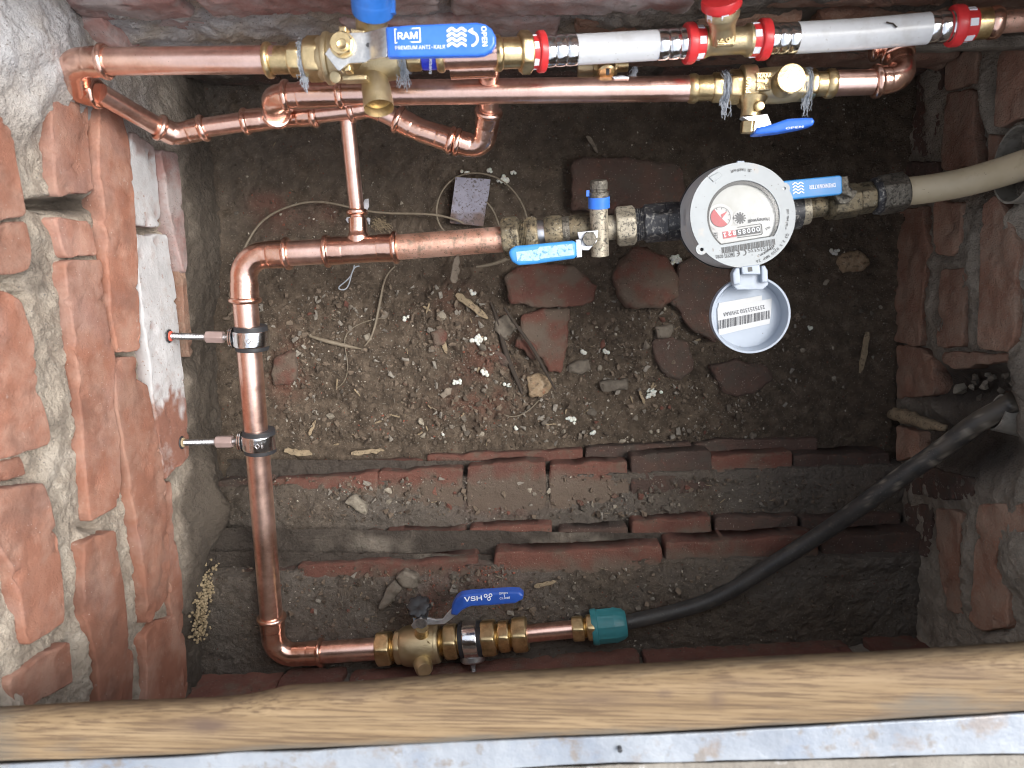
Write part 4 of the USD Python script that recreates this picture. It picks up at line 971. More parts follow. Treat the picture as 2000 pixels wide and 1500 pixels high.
part(va, "blue_cap", lathe(capp, cax, [(0, .013), (0, .0160), (.0012, .0166), (.010, .0168), (.0115, .0160), (.0125, .0162), (.020, .0160), (.021, .013)]), "blue_cap", smooth=40)
part(va, "cap_tab", boxm(P(762, 14, .610), (.008, .010, .005)), "blue_cap", smooth=False)
c1 = P(728, 128, .640); c2 = P(738, 196, .629)
part(va, "drain_outlet", lathe(c1, c2 - c1, [(0, .010), (.010, .0105), (.022, .0118), (.040, .0122), (np.linalg.norm(c2 - c1) - .001, .0122), (np.linalg.norm(c2 - c1), .0112)]), "brass_cast", smooth=40)
part(va, "drain_plug", hexnut(c2 - unit(c2 - c1) * .001, c2 - c1, .003, .0082), "brass_bright", smooth=30)
for (x, y, x2, y2) in ((684, 60, 712, 64), (668, 152, 716, 150)):
    part(va, "rib", pxslab([(x, y - 5), (x2, y2 - 5), (x2, y2 + 5), (x, y + 5)], .612, .012, .001, rnd=1.5), "brass_cast")
part(va, "screw", lathe(P(657, 150, .617), (0, -.3, 1), chain_prof := [(0, .0045), (.004, .0045), (.0045, .0035)], 20), "brass_cast")
part(va, "stem", lathe(P(669, 88, .594) - [0, 0, .040], (0, 0, 1), [(0, .010), (.032, .010), (.033, .007), (.040, .007)], 28), "brass_cast")
DH = lambda x, y: np.interp(x, [715, 722, 748, 756], [.5935, .593, .586, .585])
plate = [(634, 105), (640, 96), (655, 76), (668, 64), (690, 63), (713, 63), (735, 58), (756, 51), (756, 111), (740, 113), (722, 116), (714, 122), (690, 123), (680, 124), (663, 138), (658, 136)]
part(va, "handle_plate", pxslab(plate, DH, .0022, .0006, 3, inner=6), "steel_plate")
part(va, "plate_lip", pxslab([(634, 104), (641, 100), (667, 133), (663, 139)], .5945, .008, .001, 3), "steel_plate")
part(va, "plate_hole", lathe(P(719, 88, .5934) + [0, 0, .0002], (0, 0, 1), [(0, .0016), (.0003, .0016)], 16), "rubber")
GRIP = Polygon([(752, 52), (800, 48), (870, 45), (930, 43), (948, 46), (960, 55), (968, 70), (968, 86), (960, 98), (945, 106), (930, 108), (860, 109), (756, 111)])
DG = lambda x, y: np.interp(x, [750, 780, 970], [.583, .578, .578])
gr = part(va, "handle_grip", pxslab(GRIP, DG, .0065, .0022, 2.5, rnd=3, inner=5), "blue_grip", smooth=50)
DP = lambda x, y: np.asarray(np.interp(x, [750, 780, 970], [.5828, .5778, .5778]))
def rbox(cx, cy, w, h, lw, ang):
    g = sbox(-w / 2, -h / 2, w / 2, h / 2); g = g.difference(g.buffer(-lw)); return affinity.translate(affinity.rotate(g, ang, origin=(0, 0)), cx, cy)
part(gr, "lettering", J(pxprint(rbox(796, 69.5, 51, 29, 2.2, -2.6), DP), pxtext("RAM", 796, 69.5, 13, 2.6, DP, bold=True, width=39), pxtext("PREMIUM ANTI-KALK", 821, 92.5, 7.2, 1.4, DP, width=98)), "print_white", smooth=False)
part(gr, "wave_logo", pxprint(wave_logo(892, 72.5, 38, 29, 4, -1, 5.0), DP), "print_white", smooth=False)
arc = LineString([(921 + 11.5 * math.cos(a), 76 + 13 * math.sin(a)) for a in np.linspace(-1.35, 1.55, 22)]).buffer(2.3, cap_style=2)
arrow = shapely.union_all([arc, Polygon([(913, 61), (923.5, 54), (925, 68)])])
part(gr, "arrow", pxprint(arrow, DP), "print_white", smooth=False)
part(gr, "lettering", pxtext("OPEN", 946, 71, 9.5, -86, DP, bold=True, width=39), "print_white", smooth=False)
nut = part(va, "handle_nut", hexnut(P(669, 88, .5935), (0, 0, 1), .006, .0080, rot=.2), "brass_bright", smooth=30)
part(nut, "washer_ring", lathe(P(669, 88, .5932), (0, 0, 1), [(0, .0098), (.0014, .0098), (.0017, .0092)], 30), "brass_bright", smooth=30)
part(nut, "stem_tip", lathe(P(669, 88, .5875), (0, 0, 1), [(0, .0042), (.0018, .0042), (.0022, .0036), (.0016, .002)], 24), "brass_bright", smooth=30)
part(va, "stop_pin", pxslab([(661, 50), (676, 50), (677, 64), (661, 64)], .597, .010, .0012, 2, rnd=2), "brass_bright")
part(va, "stop_pin", pxslab([(670, 122), (684, 122), (685, 138), (672, 140)], .597, .010, .0012, 2, rnd=2), "brass_bright")

# white multilayer pipe chain with red rings
ML = [(960, 105, .645), (1060, 101, .655), (1200, 93, .665), (1410, 81, .675), (1560, 74, .68), (1680, 67, .68), (1860, 51, .678), (2080, 33, .67)]
mx = np.array([p[0] for p in ML]); my = np.array([p[1] for p in ML]); mD = np.array([p[2] for p in ML])
def ml(x): return (x, float(np.interp(x, mx, my)), float(np.interp(x, mx, mD)))
def chrome_sleeve(t, x0, x1):
    a, b = P(*ml(x0)), P(*ml(x1)); l = np.linalg.norm(b - a); R = 29.5 * mpp(a)
    pr = [(0, R * .8), (0, R * .97)]
    for k in range(40):
        u = k / 39; pr.append((u * l, R * (0.925 + 0.075 * abs(math.sin(u * 3 * math.pi)) ** 0.45)))
    part(t, "steel_sleeve", lathe(a, b - a, pr + [(l, R * .97), (l, R * .8)], 44), "chrome", smooth=40)
def red_ring(t, x0, x1, flip=False, base=None):
    a, b = (P(*ml(x0)), P(*ml(x1))) if base is None else base
    ax = unit(b - a); l = np.linalg.norm(b - a); R = 37 * mpp(a)
    if flip: a, ax = b, -ax
    e = part(t, "red_ring", lathe(a, ax, [(0, R * .62), (0, R * .80), (l * .52, R * .84), (l * .55, R), (l * .62, R * 1.04), (l * .92, R * 1.04), (l, R), (l, R * .75)], 44), "red_plastic", smooth=35)
    ax_, u_, v_ = frame(ax)
    for k in range(6):
        th = k * math.pi / 3 + .4; d = math.cos(th) * u_ + math.sin(th) * v_
        part(e, "window", boxm(a + ax * l * .28 + d * R * .815, (l * .34, R * .36, R * .06), np.array([ax_, np.cross(d, ax_), d]).T), "print_white", smooth=False)
t1 = thing("multilayer_pipe", "shorter white multilayer pipe between the big blue handled valve and the brass tee", "pipe", P(*ml(1200)))
seq(t1, ml(965), ml(1040), [("press_ring", "bead", 965, 979, 34, "brass_bright"), ("sleeve", "cyl", 978, 1016, 29, "brass_bright"), ("hex_collar", "hex", 1014, 1037, 36, "brass")])
red_ring(t1, 1034, 1063)
chrome_sleeve(t1, 1062, 1126); chrome_sleeve(t1, 1282, 1346)
part(t1, "white_pipe", tube([P(*ml(x)) for x in (1124, 1200, 1284)], 28 * mpp(P(*ml(1200))), 40), "white_plastic", smooth=50)
red_ring(t1, 1338, 1374, flip=True)
tt = thing("brass_tee", "cast brass tee with upward stem and three red rings between the white pipes", "tee", P(*ml(1415)))
a, b = P(*ml(1370)), P(*ml(1466)); l = np.linalg.norm(b - a); k_ = mpp(a)
part(tt, "body", lathe(a, b - a, [(0, 22 * k_), (0, 29 * k_), (l * .06, 30 * k_), (l * .12, 27 * k_), (l * .2, 25 * k_), (l * .8, 25 * k_), (l * .88, 27 * k_), (l * .93, 31 * k_), (l, 30 * k_), (l, 22 * k_)], 44), "brass_cast", smooth=40)
s_ = P(1411, 78, .665); s2 = P(1411, 16, .645)
ls = np.linalg.norm(s2 - s_)
part(tt, "stem", lathe(s_, s2 - s_, [(0, 25 * k_), (ls * .45, 24 * k_), (ls * .6, 26 * k_), (ls * .75, 31 * k_), (ls * .85, 32 * k_), (ls, 30 * k_)], 44), "brass_cast", smooth=40)
red_ring(tt, 0, 0, base=(P(1410, 34, .650), P(1409, -4, .640)))
part(tt, "plate", pxslab([(1400, 66), (1403, 58), (1421, 58), (1425, 66), (1435, 67), (1435, 88), (1400, 90)], .6545, .006, .0008, 2, rnd=1.5), "brass_cast")
part(tt, "lettering", J(pxtext("26", 1415, 76, 13, 4, .6540, bold=True, depth=.0016, width=22), pxprint(sbox(1402, 85, 1432, 87.5), .6540, .0016)), "brass_bright", smooth=False)
t2 = thing("multilayer_pipe", "longer white multilayer pipe right of the brass tee with a dark scratch", "pipe", P(*ml(1680)))
red_ring(t2, 1461, 1499)
chrome_sleeve(t2, 1497, 1557); chrome_sleeve(t2, 1806, 1876)
part(t2, "white_pipe", tube([P(*ml(x)) for x in (1555, 1600, 1680, 1760, 1812)], 29 * mpp(P(*ml(1680))), 40), "white_plastic", smooth=50)
sc = np.array([P(x, y, float(np.interp(x, mx, mD)) - .0139) for x, y in ((1731, 43), (1737, 45), (1744, 46), (1750, 52), (1752, 53))])
part(t2, "scratch", tube(sc, .0007, 6), "root", smooth=True)
red_ring(t2, 1856, 1902, flip=True)
seq(t2, ml(1898), ml(1955), [("sleeve", "cyl", 1896, 1930, 29, "brass_bright"), ("press_ring", "bead", 1929, 1952, 31, "copper_fitting")])
t3 = thing("copper_pipe", "weathered copper pipe stub leaving at the upper right corner", "copper pipe", P(*ml(1980)))
pipe(t3, [P(*ml(1948)), P(*ml(2080))], 21 * mpp(P(*ml(1980))), "copper_old")

# second brass valve on the middle pipe
vb = thing("ball_valve", "brass ball valve with round plug and small blue lever pointing right", "valve", A(1480, 170, .70))
l0, l1 = (1340, 173.5, .70), (1628, 163, .70)
seq(vb, l0, l1, [("press_ring", "bead", 1344, 1362, 28, "brass"), ("sleeve", "cyl", 1360, 1392, 24, "brass"), ("hex_collar", "hex", 1390, 1410, 25, "brass_bright"), ("neck", "cyl", 1408, 1424, 22, "brass"), ("hex_end", "hex", 1422, 1448, 29, "brass"),
                 ("flange", "cyl", 1446, 1474, 40, "brass_cast"), ("body", "ball", 1468, 1560, 34, "brass_cast"), ("hex_end", "hex", 1545, 1572, 28, "brass_cast"), ("neck", "cyl", 1570, 1580, 22, "brass"), ("hex_collar", "hex", 1578, 1592, 27, "brass_bright"),
                 ("sleeve", "cyl", 1590, 1614, 23, "brass"), ("press_ring", "bead", 1612, 1630, 28, "brass")])
axb = P(*l1) - P(*l0)
hemp(vb, P(1415, 171, .70), axb, .0115, 3); hemp(vb, P(1573, 165, .70), axb, .0115, 4)
part(vb, "cast_box", pxslab([(1476, 141), (1506, 140), (1507, 175), (1477, 177)], .6815, .006, .0008, 2, rnd=1), "brass_cast")
part(vb, "lettering", J(pxtext("RAM", 1492, 148, 8, 2, .6812, bold=True, width=26, depth=.0014), pxprint(shapely.union_all([LineString([(1480, 159), (1494, 159)]).buffer(2.2), Polygon([(1494, 152), (1504, 159), (1494, 166)])]), .6812, .0014), pxtext("ANTI", 1492, 171, 6, 2, .6812, width=26, depth=.0014), pxtext("PN40", 1461, 167, 9, 88, .6800, bold=True, width=30, depth=.0016)), "brass_bright", smooth=False)
pc = P(1541, 156, .672)
part(vb, "plug_neck", lathe(P(1541, 156, .673) - [0, 0, .016], (0, 0, 1), [(0, .0115), (.016, .0115)], 30), "brass_cast")
part(vb, "plug", J(hexnut(pc, (0, 0, 1), .005, .0108, rot=.3, cham=.1), lathe(pc + [0, 0, .005], (0, 0, 1), [(0, .0118), (.0012, .0118), (.0015, .0112)], 40)), "brass", smooth=30)
n0, n1 = P(1470, 190, .695), P(1465, 229, .695)
part(vb, "stem", lathe(n0, n1 - n0, [(0, .013), (.008, .0095), (.012, .0085), (np.linalg.norm(n1 - n0), .0085)]), "brass", smooth=40)
part(vb, "stop_pin", lathe(P(1482, 208, .684), (0, 0, 1), [(0, .004), (.004, .004), (.0045, .003)], 20), "brass_bright")
part(vb, "handle_nut", hexnut(P(1464, 237, .693), (0, -1, -.05), .010, .0070), "brass", smooth=30)
part(vb, "handle_plate", pxslab([(1449, 228), (1499, 222), (1508, 243), (1482, 252), (1472, 259), (1462, 236)], lambda x, y: np.interp(x, [1449, 1500], [.686, .688]), .010, .0008, 2), "lever_steel")
part(vb, "handle_grip", pxslab([(1472, 261), (1480, 248), (1505, 243), (1540, 231), (1570, 229), (1588, 229), (1593, 236), (1589, 244), (1565, 250), (1520, 258), (1482, 262)], lambda x, y: np.interp(x, [1470, 1590], [.684, .676]), .014, .0028, 2, rnd=2), "blue_grip", smooth=50)
part(vb, "lever_print", pxtext("OPEN", 1552, 249, 4, 6, .6755, width=34, depth=.0003), "print_white", smooth=False)

# small spindle of a third valve half hidden behind the white pipe
vc = thing("drain_valve", "small brass drain spindle peeping out below the white pipe", "valve", A(1185, 140, .72))
seq(vc, (1110, 132, .715), (1260, 124, .715), [("body", "cyl", 1128, 1158, 20, "brass_cast"), ("hex_end", "hex", 1158, 1205, 17, "brass"), ("end", "cyl", 1205, 1226, 14, "brass")])
part(vc, "spindle", lathe(P(1184, 124, .70), P(1186, 152, .69) - P(1184, 124, .70), [(0, .008), (.011, .008), (.0125, .0065)], 28), "brass_bright", smooth=40)
part(vc, "slot", boxm(P(1187, 140, .6835), (.003, .005, .002)), "rubber", smooth=False)
part(vc, "lever", pxslab([(1195, 149), (1215, 146), (1230, 150), (1228, 154), (1200, 155)], .69, .003, .0005, 2), "chrome")
curves(vc, "hemp", [P(1243, 128, .70) + np.cumsum(rng.normal(0, .0006, (10, 3)) + np.array([-.0004, -.0014, 0]), 0) for _ in range(26)], .0004, "hemp", kind="stuff")

# lower valve group
LV0, LV1 = (740, 1267.5, .848), (1232, 1217, .842)
def lvl(x): return (x, 1267.5 + (x - 740) * (1217 - 1267.5) / 492, .848)
vd = thing("ball_valve", "lower brass ball valve with dark blue lever and black drain knob", "valve", P(*lvl(820)))
seq(vd, LV0, LV1, [("compression_nut", "hex", 738, 766, 31, "brass"), ("thread", "thread", 765, 777, 27, "brass_bright"), ("hex_end", "hex", 775, 792, 31, "brass_cast"), ("body", "ball", 786, 862, 41, "brass_cast"), ("flange", "bead", 846, 862, 38, "brass_cast"), ("thread", "thread", 860, 874, 26, "brass_bright"),
                   ("compression_nut", "hex", 872, 897, 32, "brass"), ("pipe_piece", "cyl", 896, 946, 25, "brass"), ("compression_nut", "hex", 944, 972, 33, "brass"), ("thread", "thread", 970, 980, 26, "brass_bright"), ("hex_collar", "hex", 978, 999, 29, "brass_bright"), ("thread", "thread", 997, 1008, 24, "brass_bright"), ("compression_nut", "hex", 1005, 1033, 32, "brass")])
part(vd, "drain_plug", lathe(P(822, 1284, .838), P(828, 1304, .815) - P(822, 1284, .838), [(0, .012), (.010, .0115), (.026, .0105), (.030, .008)], 28), "brass_cast", smooth=40)
part(vd, "lettering", J(pxtext("HE4", 805, 1270, 8, 80, .8265, bold=True, width=20, depth=.0016), pxprint(shapely.union_all([LineString([(826, 1258), (836, 1257)]).buffer(1.6), Polygon([(835, 1251), (842, 1256.5), (836, 1263)])]), .8265, .0014)), "brass_bright", smooth=False)
part(vd, "stem", lathe(P(824, 1240, .838), P(824, 1222, .82) - P(824, 1240, .838), [(0, .010), (.012, .008), (.024, .0075)], 28), "brass", smooth=40)
part(vd, "handle_plate", pxslab([(803, 1222), (812, 1209), (836, 1207), (850, 1211), (864, 1210), (872, 1200), (882, 1190), (890, 1202), (878, 1212), (868, 1219), (830, 1221), (808, 1229)], lambda x, y: np.interp(x, [805, 890], [.806, .798]), .003, .0006, 2), "lever_steel")
part(vd, "handle_nut", hexnut(P(824, 1212, .804), (0, -.1, 1), .006, .0066), "zinc", smooth=30)
GV = [(880, 1202), (882, 1185), (890, 1170), (900, 1163), (920, 1160), (1000, 1155), (1015, 1156), (1023, 1163), (1021, 1172), (1006, 1180), (960, 1184), (918, 1186), (903, 1193), (892, 1204)]
gv_ = part(vd, "handle_grip", pxslab(GV, lambda x, y: np.interp(x, [880, 905, 1023], [.796, .786, .780]), .012, .0034, 2.2, rnd=2, inner=4), "blue_deep", smooth=50)
DV = lambda x, y: np.asarray(np.interp(x, [880, 905, 1023], [.7957, .7857, .7797]))
part(gv_, "lettering", J(pxtext("VSH", 924, 1169, 8.5, 5, DV, bold=True, width=35), pxtext("OPEN", 983, 1158.5, 3.5, 4, DV, width=17), pxtext("CLOSE", 986, 1168, 3.5, 4, DV, width=20), pxprint(LineString([(984.5, 1160.5), (985.5, 1166)]).buffer(.6), DV)), "print_white", smooth=False)
part(gv_, "ring_logo", J(*[pxprint(Point(x, y).buffer(3.6).difference(Point(x, y).buffer(2.1)), DV) for x, y in ((948.5, 1163.5), (958, 1162.5), (955, 1169.5))]), "print_white", smooth=False)
kn = P(820, 1189, .815)
part(vd, "drain_body", lathe(P(821, 1214, .835), kn - P(821, 1214, .835), [(0, .008), (.008, .0085), (.018, .009), (.022, .008)], 28), "worn_print", smooth=40)
part(vd, "knob", lathe(kn, (-.05, .55, .6), [(0, .008), (0, .012), (.003, .0135), (.008, .0138), (.011, .012), (.012, .008), (.011, .003)], 48, lambda s, th, r: r * (1 + .07 * np.sign(np.cos(8 * th)))), "dark_knob", smooth=40)
lp = thing("copper_pipe", "short dull copper piece between the lower valve and the green coupling", "copper pipe", P(*lvl(1075)))
pipe(lp, [P(*lvl(1030)), P(*lvl(1126))], 17.3 * mpp(P(*lvl(1075))), "copper")
gc = thing("compression_coupling", "sea green plastic compression coupling on the end of the black hose", "coupling", P(*lvl(1185)))
seq(gc, LV0, LV1, [("hex_collar", "hex", 1120, 1142, 23, "brass"), ("thread", "thread", 1141, 1150, 20, "brass_bright"), ("hex_collar", "hex", 1148, 1164, 24, "brass")])
a, b = P(*lvl(1155)), P(*lvl(1223)); l = np.linalg.norm(b - a); k_ = mpp(a)
part(gc, "cap", lathe(a, b - a, [(0, 24 * k_), (0, 33 * k_), (l * .05, 34.5 * k_), (l * .16, 34.5 * k_), (l * .18, 32 * k_), (l * .62, 32 * k_), (l * .66, 33 * k_), (l * .9, 29 * k_), (l, 24 * k_), (l, 18 * k_)], 96, lambda s, th, r: r * (1 + np.where((s > .17 * l) & (s < .9 * l), .035, 0) * (np.sin(9 * th) > 0.75))), "teal_plastic", smooth=35)
bh = [(1216, 1217.5, .844), (1300, 1199, .853), (1400, 1167, .855), (1500, 1108, .85), (1600, 1045, .835), (1700, 975, .80), (1790, 911, .775), (1860, 862, .757), (1918, 820, .742), (1952, 802, .735), (1985, 782, .725)]
hp = smoothpath([P(*q) for q in bh], 90)
hb = thing("hose", "black plastic hose curving from the green coupling to the grey drain pipe", "hose", hp[40])
hv, hf = tube(hp, np.linspace(.0088, .0104, 90), 32)
ht = np.clip(np.r_[np.repeat(np.linspace(0, 1, 90), 32), 0, 1], 0, 1); hn = fbm(hv * 70, 4, 33); hv = hv + ((fbm(hv * 260, 3, 34) - .5) * .0010 * np.clip((ht - .6) * 4, 0, 1))[:, None]
part(hb, "hose", (hv, hf), "hose_black", smooth=True, attrs={"mud": np.clip((ht - .78) * 5 + (hn - .5) * 3.5, 0, .9), "crust": np.clip((ht - .70) * 3 + (fbm(hv * 110, 4, 37) - .62) * 9, 0, .9) * (ht > .6)})

# old meter valve between the copper and the meter
ve = thing("meter_valve", "grimy brass meter valve with worn light blue lever left of the water meter", "valve", P(1120, 450, .78))
v0, v1 = (983, 466, .795), (1312, 432, .785)
seq(ve, v0, v1, [("compression_nut", "hex", 982, 1016, 36, "brass_dirty"), ("thread", "thread", 1015, 1031, 33, "brass_dirty"), ("collar", "hex", 1030, 1052, 32, "brass_dirty"), ("collar", "cyl", 1052, 1068, 28, "zinc"), ("sleeve", "bead", 1066, 1101, 35, "brass_dirty"), ("collar", "cyl", 1101, 1116, 30, "grey_nut"), ("body", "ball", 1110, 1180, 33, "brass_dirty"),
                 ("neck", "cyl", 1176, 1208, 24, "brass_pale"), ("union_nut", "hex", 1205, 1242, 34, "brass_pale"), ("thread", "thread", 1241, 1262, 32, "black_metal"), ("strainer", "hex", 1258, 1320, 33, "black_metal")])
part(ve, "cross_tube", lathe(P(1172, 500, .772), P(1169, 398, .762) - P(1172, 500, .772), [(0, .0075), (0.0004, .0092), (.030, .0092), (.057, .0092)], 32), "brass_pale", smooth=40)
sA, sB = P(1170, 406, .763), P(1169.5, 352, .757); ls = np.linalg.norm(sB - sA)
part(ve, "blue_band", lathe(sA, sB - sA, [(0, .0095), (0, .0108), (ls * .40, .0108), (ls * .40, .0095)], 36), "blue_band", smooth=35)
part(ve, "band_tab", boxm(P(1148, 378, .760), (.003, .006, .004)), "blue_band", smooth=False)
part(ve, "drain_cap", lathe(sA, sB - sA, [(ls * .38, .0088), (ls * .40, .0095), (ls * .58, .0095), (ls * .60, .0080), (ls * .68, .0080), (ls * .70, .0088), (ls * .92, .0088), (ls, .0078), (ls * 1.0, .004)], 36), "grey_nut", smooth=35)
part(ve, "handle_plate", pxslab([(1127, 453), (1169, 449), (1166, 472), (1150, 489), (1137, 489)], .752, .0035, .0008, 2, rnd=1.5), "lever_steel")
part(ve, "handle_neck", pxslab([(1124, 468), (1136, 466), (1137, 502), (1126, 504)], .7515, .008, .001, 2), "lever_steel")
part(ve, "handle_nut", hexnut(P(1151, 467, .7515), (0, 0, 1), .006, .0066, rot=.5), "grey_nut", smooth=30)
part(ve, "stem", lathe(P(1151, 467, .753) - [0, 0, .034], (0, 0, 1), [(0, .008), (.034, .008)], 24), "brass_dirty")
GM = [(993, 494), (996, 487), (1006, 480), (1030, 478), (1126, 469), (1127, 504), (1040, 516), (1012, 518), (999, 510)]
gm = part(ve, "handle_grip", pxslab(GM, .745, .012, .0034, 2.2, rnd=9, inner=4), "blue_light", smooth=50)
part(gm, "worn_print", pxprint(Polygon([(1008, 492), (1050, 487), (1054, 482), (1118, 476), (1121, 498), (1060, 505), (1050, 509), (1010, 510)]), .7448, .0003), "worn_print", smooth=False)

# right of the meter: valve with DRINKWATER lever, nut and cream hose
vf = thing("meter_valve", "grimy brass valve with blue lever printed with waves right of the water meter", "valve", P(1640, 398, .78))
f0, f1 = (1540, 412, .785), (1772, 373, .78)
seq(vf, f0, f1, [("union_nut", "cyl", 1545, 1578, 32, "brass_pale"), ("neck", "cyl", 1577, 1616, 22, "brass_dirty"), ("flange", "thread", 1612, 1628, 30, "brass_dirty"), ("body", "hex", 1624, 1676, 29, "brass_dirty"), ("hex_end", "hex", 1675, 1706, 27, "brass_dirty"), ("ring", "bead", 1705, 1720, 36, "black_metal"), ("union_nut", "hex", 1714, 1767, 34, "grey_nut")])
part(vf, "plug_tape", pxslab([(1626, 372), (1648, 368), (1676, 372), (1668, 386), (1655, 398), (1640, 398)], .757, .006, .001, 2, rnd=2), "grey_nut")
part(vf, "stem", lathe(P(1654, 378, .757) - [0, 0, .028], (0, 0, 1), [(0, .008), (.024, .008), (.026, .006)], 24), "black_metal")
part(vf, "handle_bracket", pxslab([(1640, 345), (1657, 343), (1660, 372), (1668, 378), (1664, 386), (1650, 380), (1645, 378)], .748, .006, .0015, 2), "grey_nut")
GD = [(1530, 353), (1590, 347), (1640, 342), (1645, 345), (1646, 376), (1641, 380), (1590, 385), (1530, 391)]
gd = part(vf, "handle_grip", pxslab(GD, .740, .008, .0016, 2.2, rnd=2, inner=5), "blue_light", smooth=50)
part(gd, "lettering", pxtext("DRINKWATER", 1606, 363.5, 7.6, 185, .7398, bold=True, width=51), "print_white", smooth=False)
part(gd, "wave_logo", pxprint(wave_logo(1559, 367, 22, 18, 4, -4, 2.0), .7398), "print_white", smooth=False)
ch = smoothpath([P(*q) for q in [(1755, 375.5, .78), (1820, 368, .776), (1880, 357, .768), (1940, 341, .752), (2000, 322, .728), (2080, 296, .695)]], 40)
chs = thing("hose", "cream coloured supply hose bending out of the right wall into the meter line", "hose", ch[10])
part(chs, "hose", tube(ch, np.linspace(.0139, .0142, 40), 36), "hose_cream", smooth=True)


# wall sleeves on the right
def sleeve(name, label, c, axis, r, L, th):
    s = thing(name, label, "wall sleeve", c)
    part(s, "tube", lathe(c, axis, [(0, r - th), (0, r), (L, r), (L, r - th), (0.0005, r - th), (0.0004, r - th)], 44), "pvc_grey", smooth=35)
cs = RIGHT.world(RIGHT.uv([(1992, 322)]))[0]
s = thing("wall_sleeve", "grey plastic sleeve round the cream hose in the right wall", "wall sleeve", cs)
def annulus(c, axis, r, th, L): return lathe(c, axis, [(0, r - th), (0, r), (L, r), (L, r - th), (L - .0004, r - th - .0001), (L * .5, r - th), (0, r - th)], 48)
def hollow(c, axis, r, th, L, sides=48):
    ax, a, b = frame(axis); thv = np.arange(sides) * 2 * math.pi / sides
    prof = [(0, r - th), (0, r), (L, r), (L, r - th)]
    v = np.vstack([c + s * ax + q * (np.cos(thv)[:, None] * a + np.sin(thv)[:, None] * b) for s, q in prof])
    f = []
    for k in range(4):
        o, p = k * sides, ((k + 1) % 4) * sides; j = np.arange(sides); n = (j + 1) % sides
        f += [np.stack([o + j, o + n, p + n], 1), np.stack([o + j, p + n, p + j], 1)]
    return orient((v, np.vstack(f)))
part(s, "tube", hollow(cs + np.array([-.006, 0, 0]), (1, 0, .05), .036, .0022, .06), "pvc_grey", smooth=35)
cd = P(1962, 800, .745)
s = thing("drain_pipe", "grey drain pipe mouth swallowing the black hose in the right wall", "drain pipe", cd)
part(s, "tube", hollow(cd + np.array([-.010, -.002, .004]), (1, -.22, .20), .0185, .0022, .07), "pvc_grey", smooth=35)


# ---------------------------------------------------------------- pipe clamps
def clamp_h(label, px, py, D, px_wall, py_wall):
    c = P(px, py, D); ax = unit(m5 - m4); wall = P(px_wall, py_wall, D)
    wall = wall + (XL + 0.002 - wall[0]) / unit(c - wall)[0] * unit(c - wall)
    t = thing("pipe_clamp", label, "pipe clamp", c, group="clamps on the long copper pipe")
    part(t, "rubber_lining", lathe(c - ax * .0135, ax, [(0, R28), (0, R28 + .0042), (.0015, R28 + .0046), (.0255, R28 + .0046), (.027, R28 + .0042), (.027, R28)], 44), "rubber", smooth=40)
    part(t, "steel_band", lathe(c - ax * .0085, ax, [(0, R28 + .0044), (0, R28 + .0058), (.0015, R28 + .0066), (.0155, R28 + .0066), (.017, R28 + .0058), (.017, R28 + .0044)], 44), "chrome", smooth=40)
    d = unit(wall - c); e = c + d * (R28 + .0046)
    for k in range(2): part(t, "washer", lathe(e + d * (.0022 * k + .001), d, [(0, .005), (0, .0118), (.0014, .0118), (.0014, .005)], 36), "chrome", smooth=30)
    part(t, "bolt", rod(e, e + d * .022, .0036), "zinc", smooth=False)
    part(t, "coupling_nut", hexnut(e + d * .013, d, .019, .0062), "rust_nut", smooth=30)
    part(t, "threaded_rod", rod(e + d * .030, wall, .0039), "zinc", smooth=False)
    part(t, "wall_plug", lathe(wall - d * .0072, -d, [(0, .0046), (0, .0060), (.0012, .0056), (.0016, .0044)], 9), "wall_plug" if py < 700 else "foam_yellow", smooth=False)
    part(t, "drill_hole", lathe(wall - d * .0060, -d, [(0, .0078), (.0008, .0072)], 11), "rubber", smooth=False)
    g = c + np.array([.003, -.001, R28 + .0068])
    q = project(g); part(t, "stamp", J(pxprint(affinity.translate(affinity.rotate(rbox(0, 0, 8, 8, 1.2, 0), 45), *(q + [3, 2])), CAM[2] - g[2], .0002), pxtext("B", q[0] + 13, q[1] + 2, 6, 0, CAM[2] - g[2], depth=.0002)), "zinc", smooth=False)
clamp_h("upper chrome pipe clamp on a threaded rod fixed into the white painted brick", 491, 660, .8075, 316, 656)
clamp_h("lower chrome pipe clamp on a threaded rod fixed into the orange brick", 507, 861, .8205, 330, 865)
cc = P(921, 1249, .846); ax = unit(P(*LV1) - P(*LV0)); rr = .0162
t = thing("pipe_clamp", "shiny steel clamp with a bolt pointing down round the lower valve pipe", "pipe clamp", cc)
part(t, "rubber_lining", lathe(cc - ax * .014, ax, [(0, .014), (0, rr + .0045), (.0015, rr + .005), (.0265, rr + .005), (.028, rr + .0045), (.028, .014)], 44), "rubber", smooth=40)
part(t, "steel_band", lathe(cc - ax * .0085, ax, [(0, rr + .0048), (0, rr + .0060), (.0015, rr + .007), (.0155, rr + .007), (.017, rr + .0060), (.017, rr + .0048)], 44), "chrome", smooth=40)
dn = unit(P(926, 1330, .835) - cc); e = cc + dn * (rr + .005)
part(t, "ear", lathe(e - dn * .003, dn, [(0, .010), (0, .0150), (.006, .0152), (.008, .0135), (.008, .006)], 32), "zinc", smooth=35)
part(t, "bolt", rod(e, e + dn * .045, .0036), "zinc", smooth=False)
part(t, "bolt_collar", lathe(e + dn * .030, dn, [(0, .003), (0, .0060), (.004, .0064), (.0045, .003)], 24), "zinc", smooth=35)


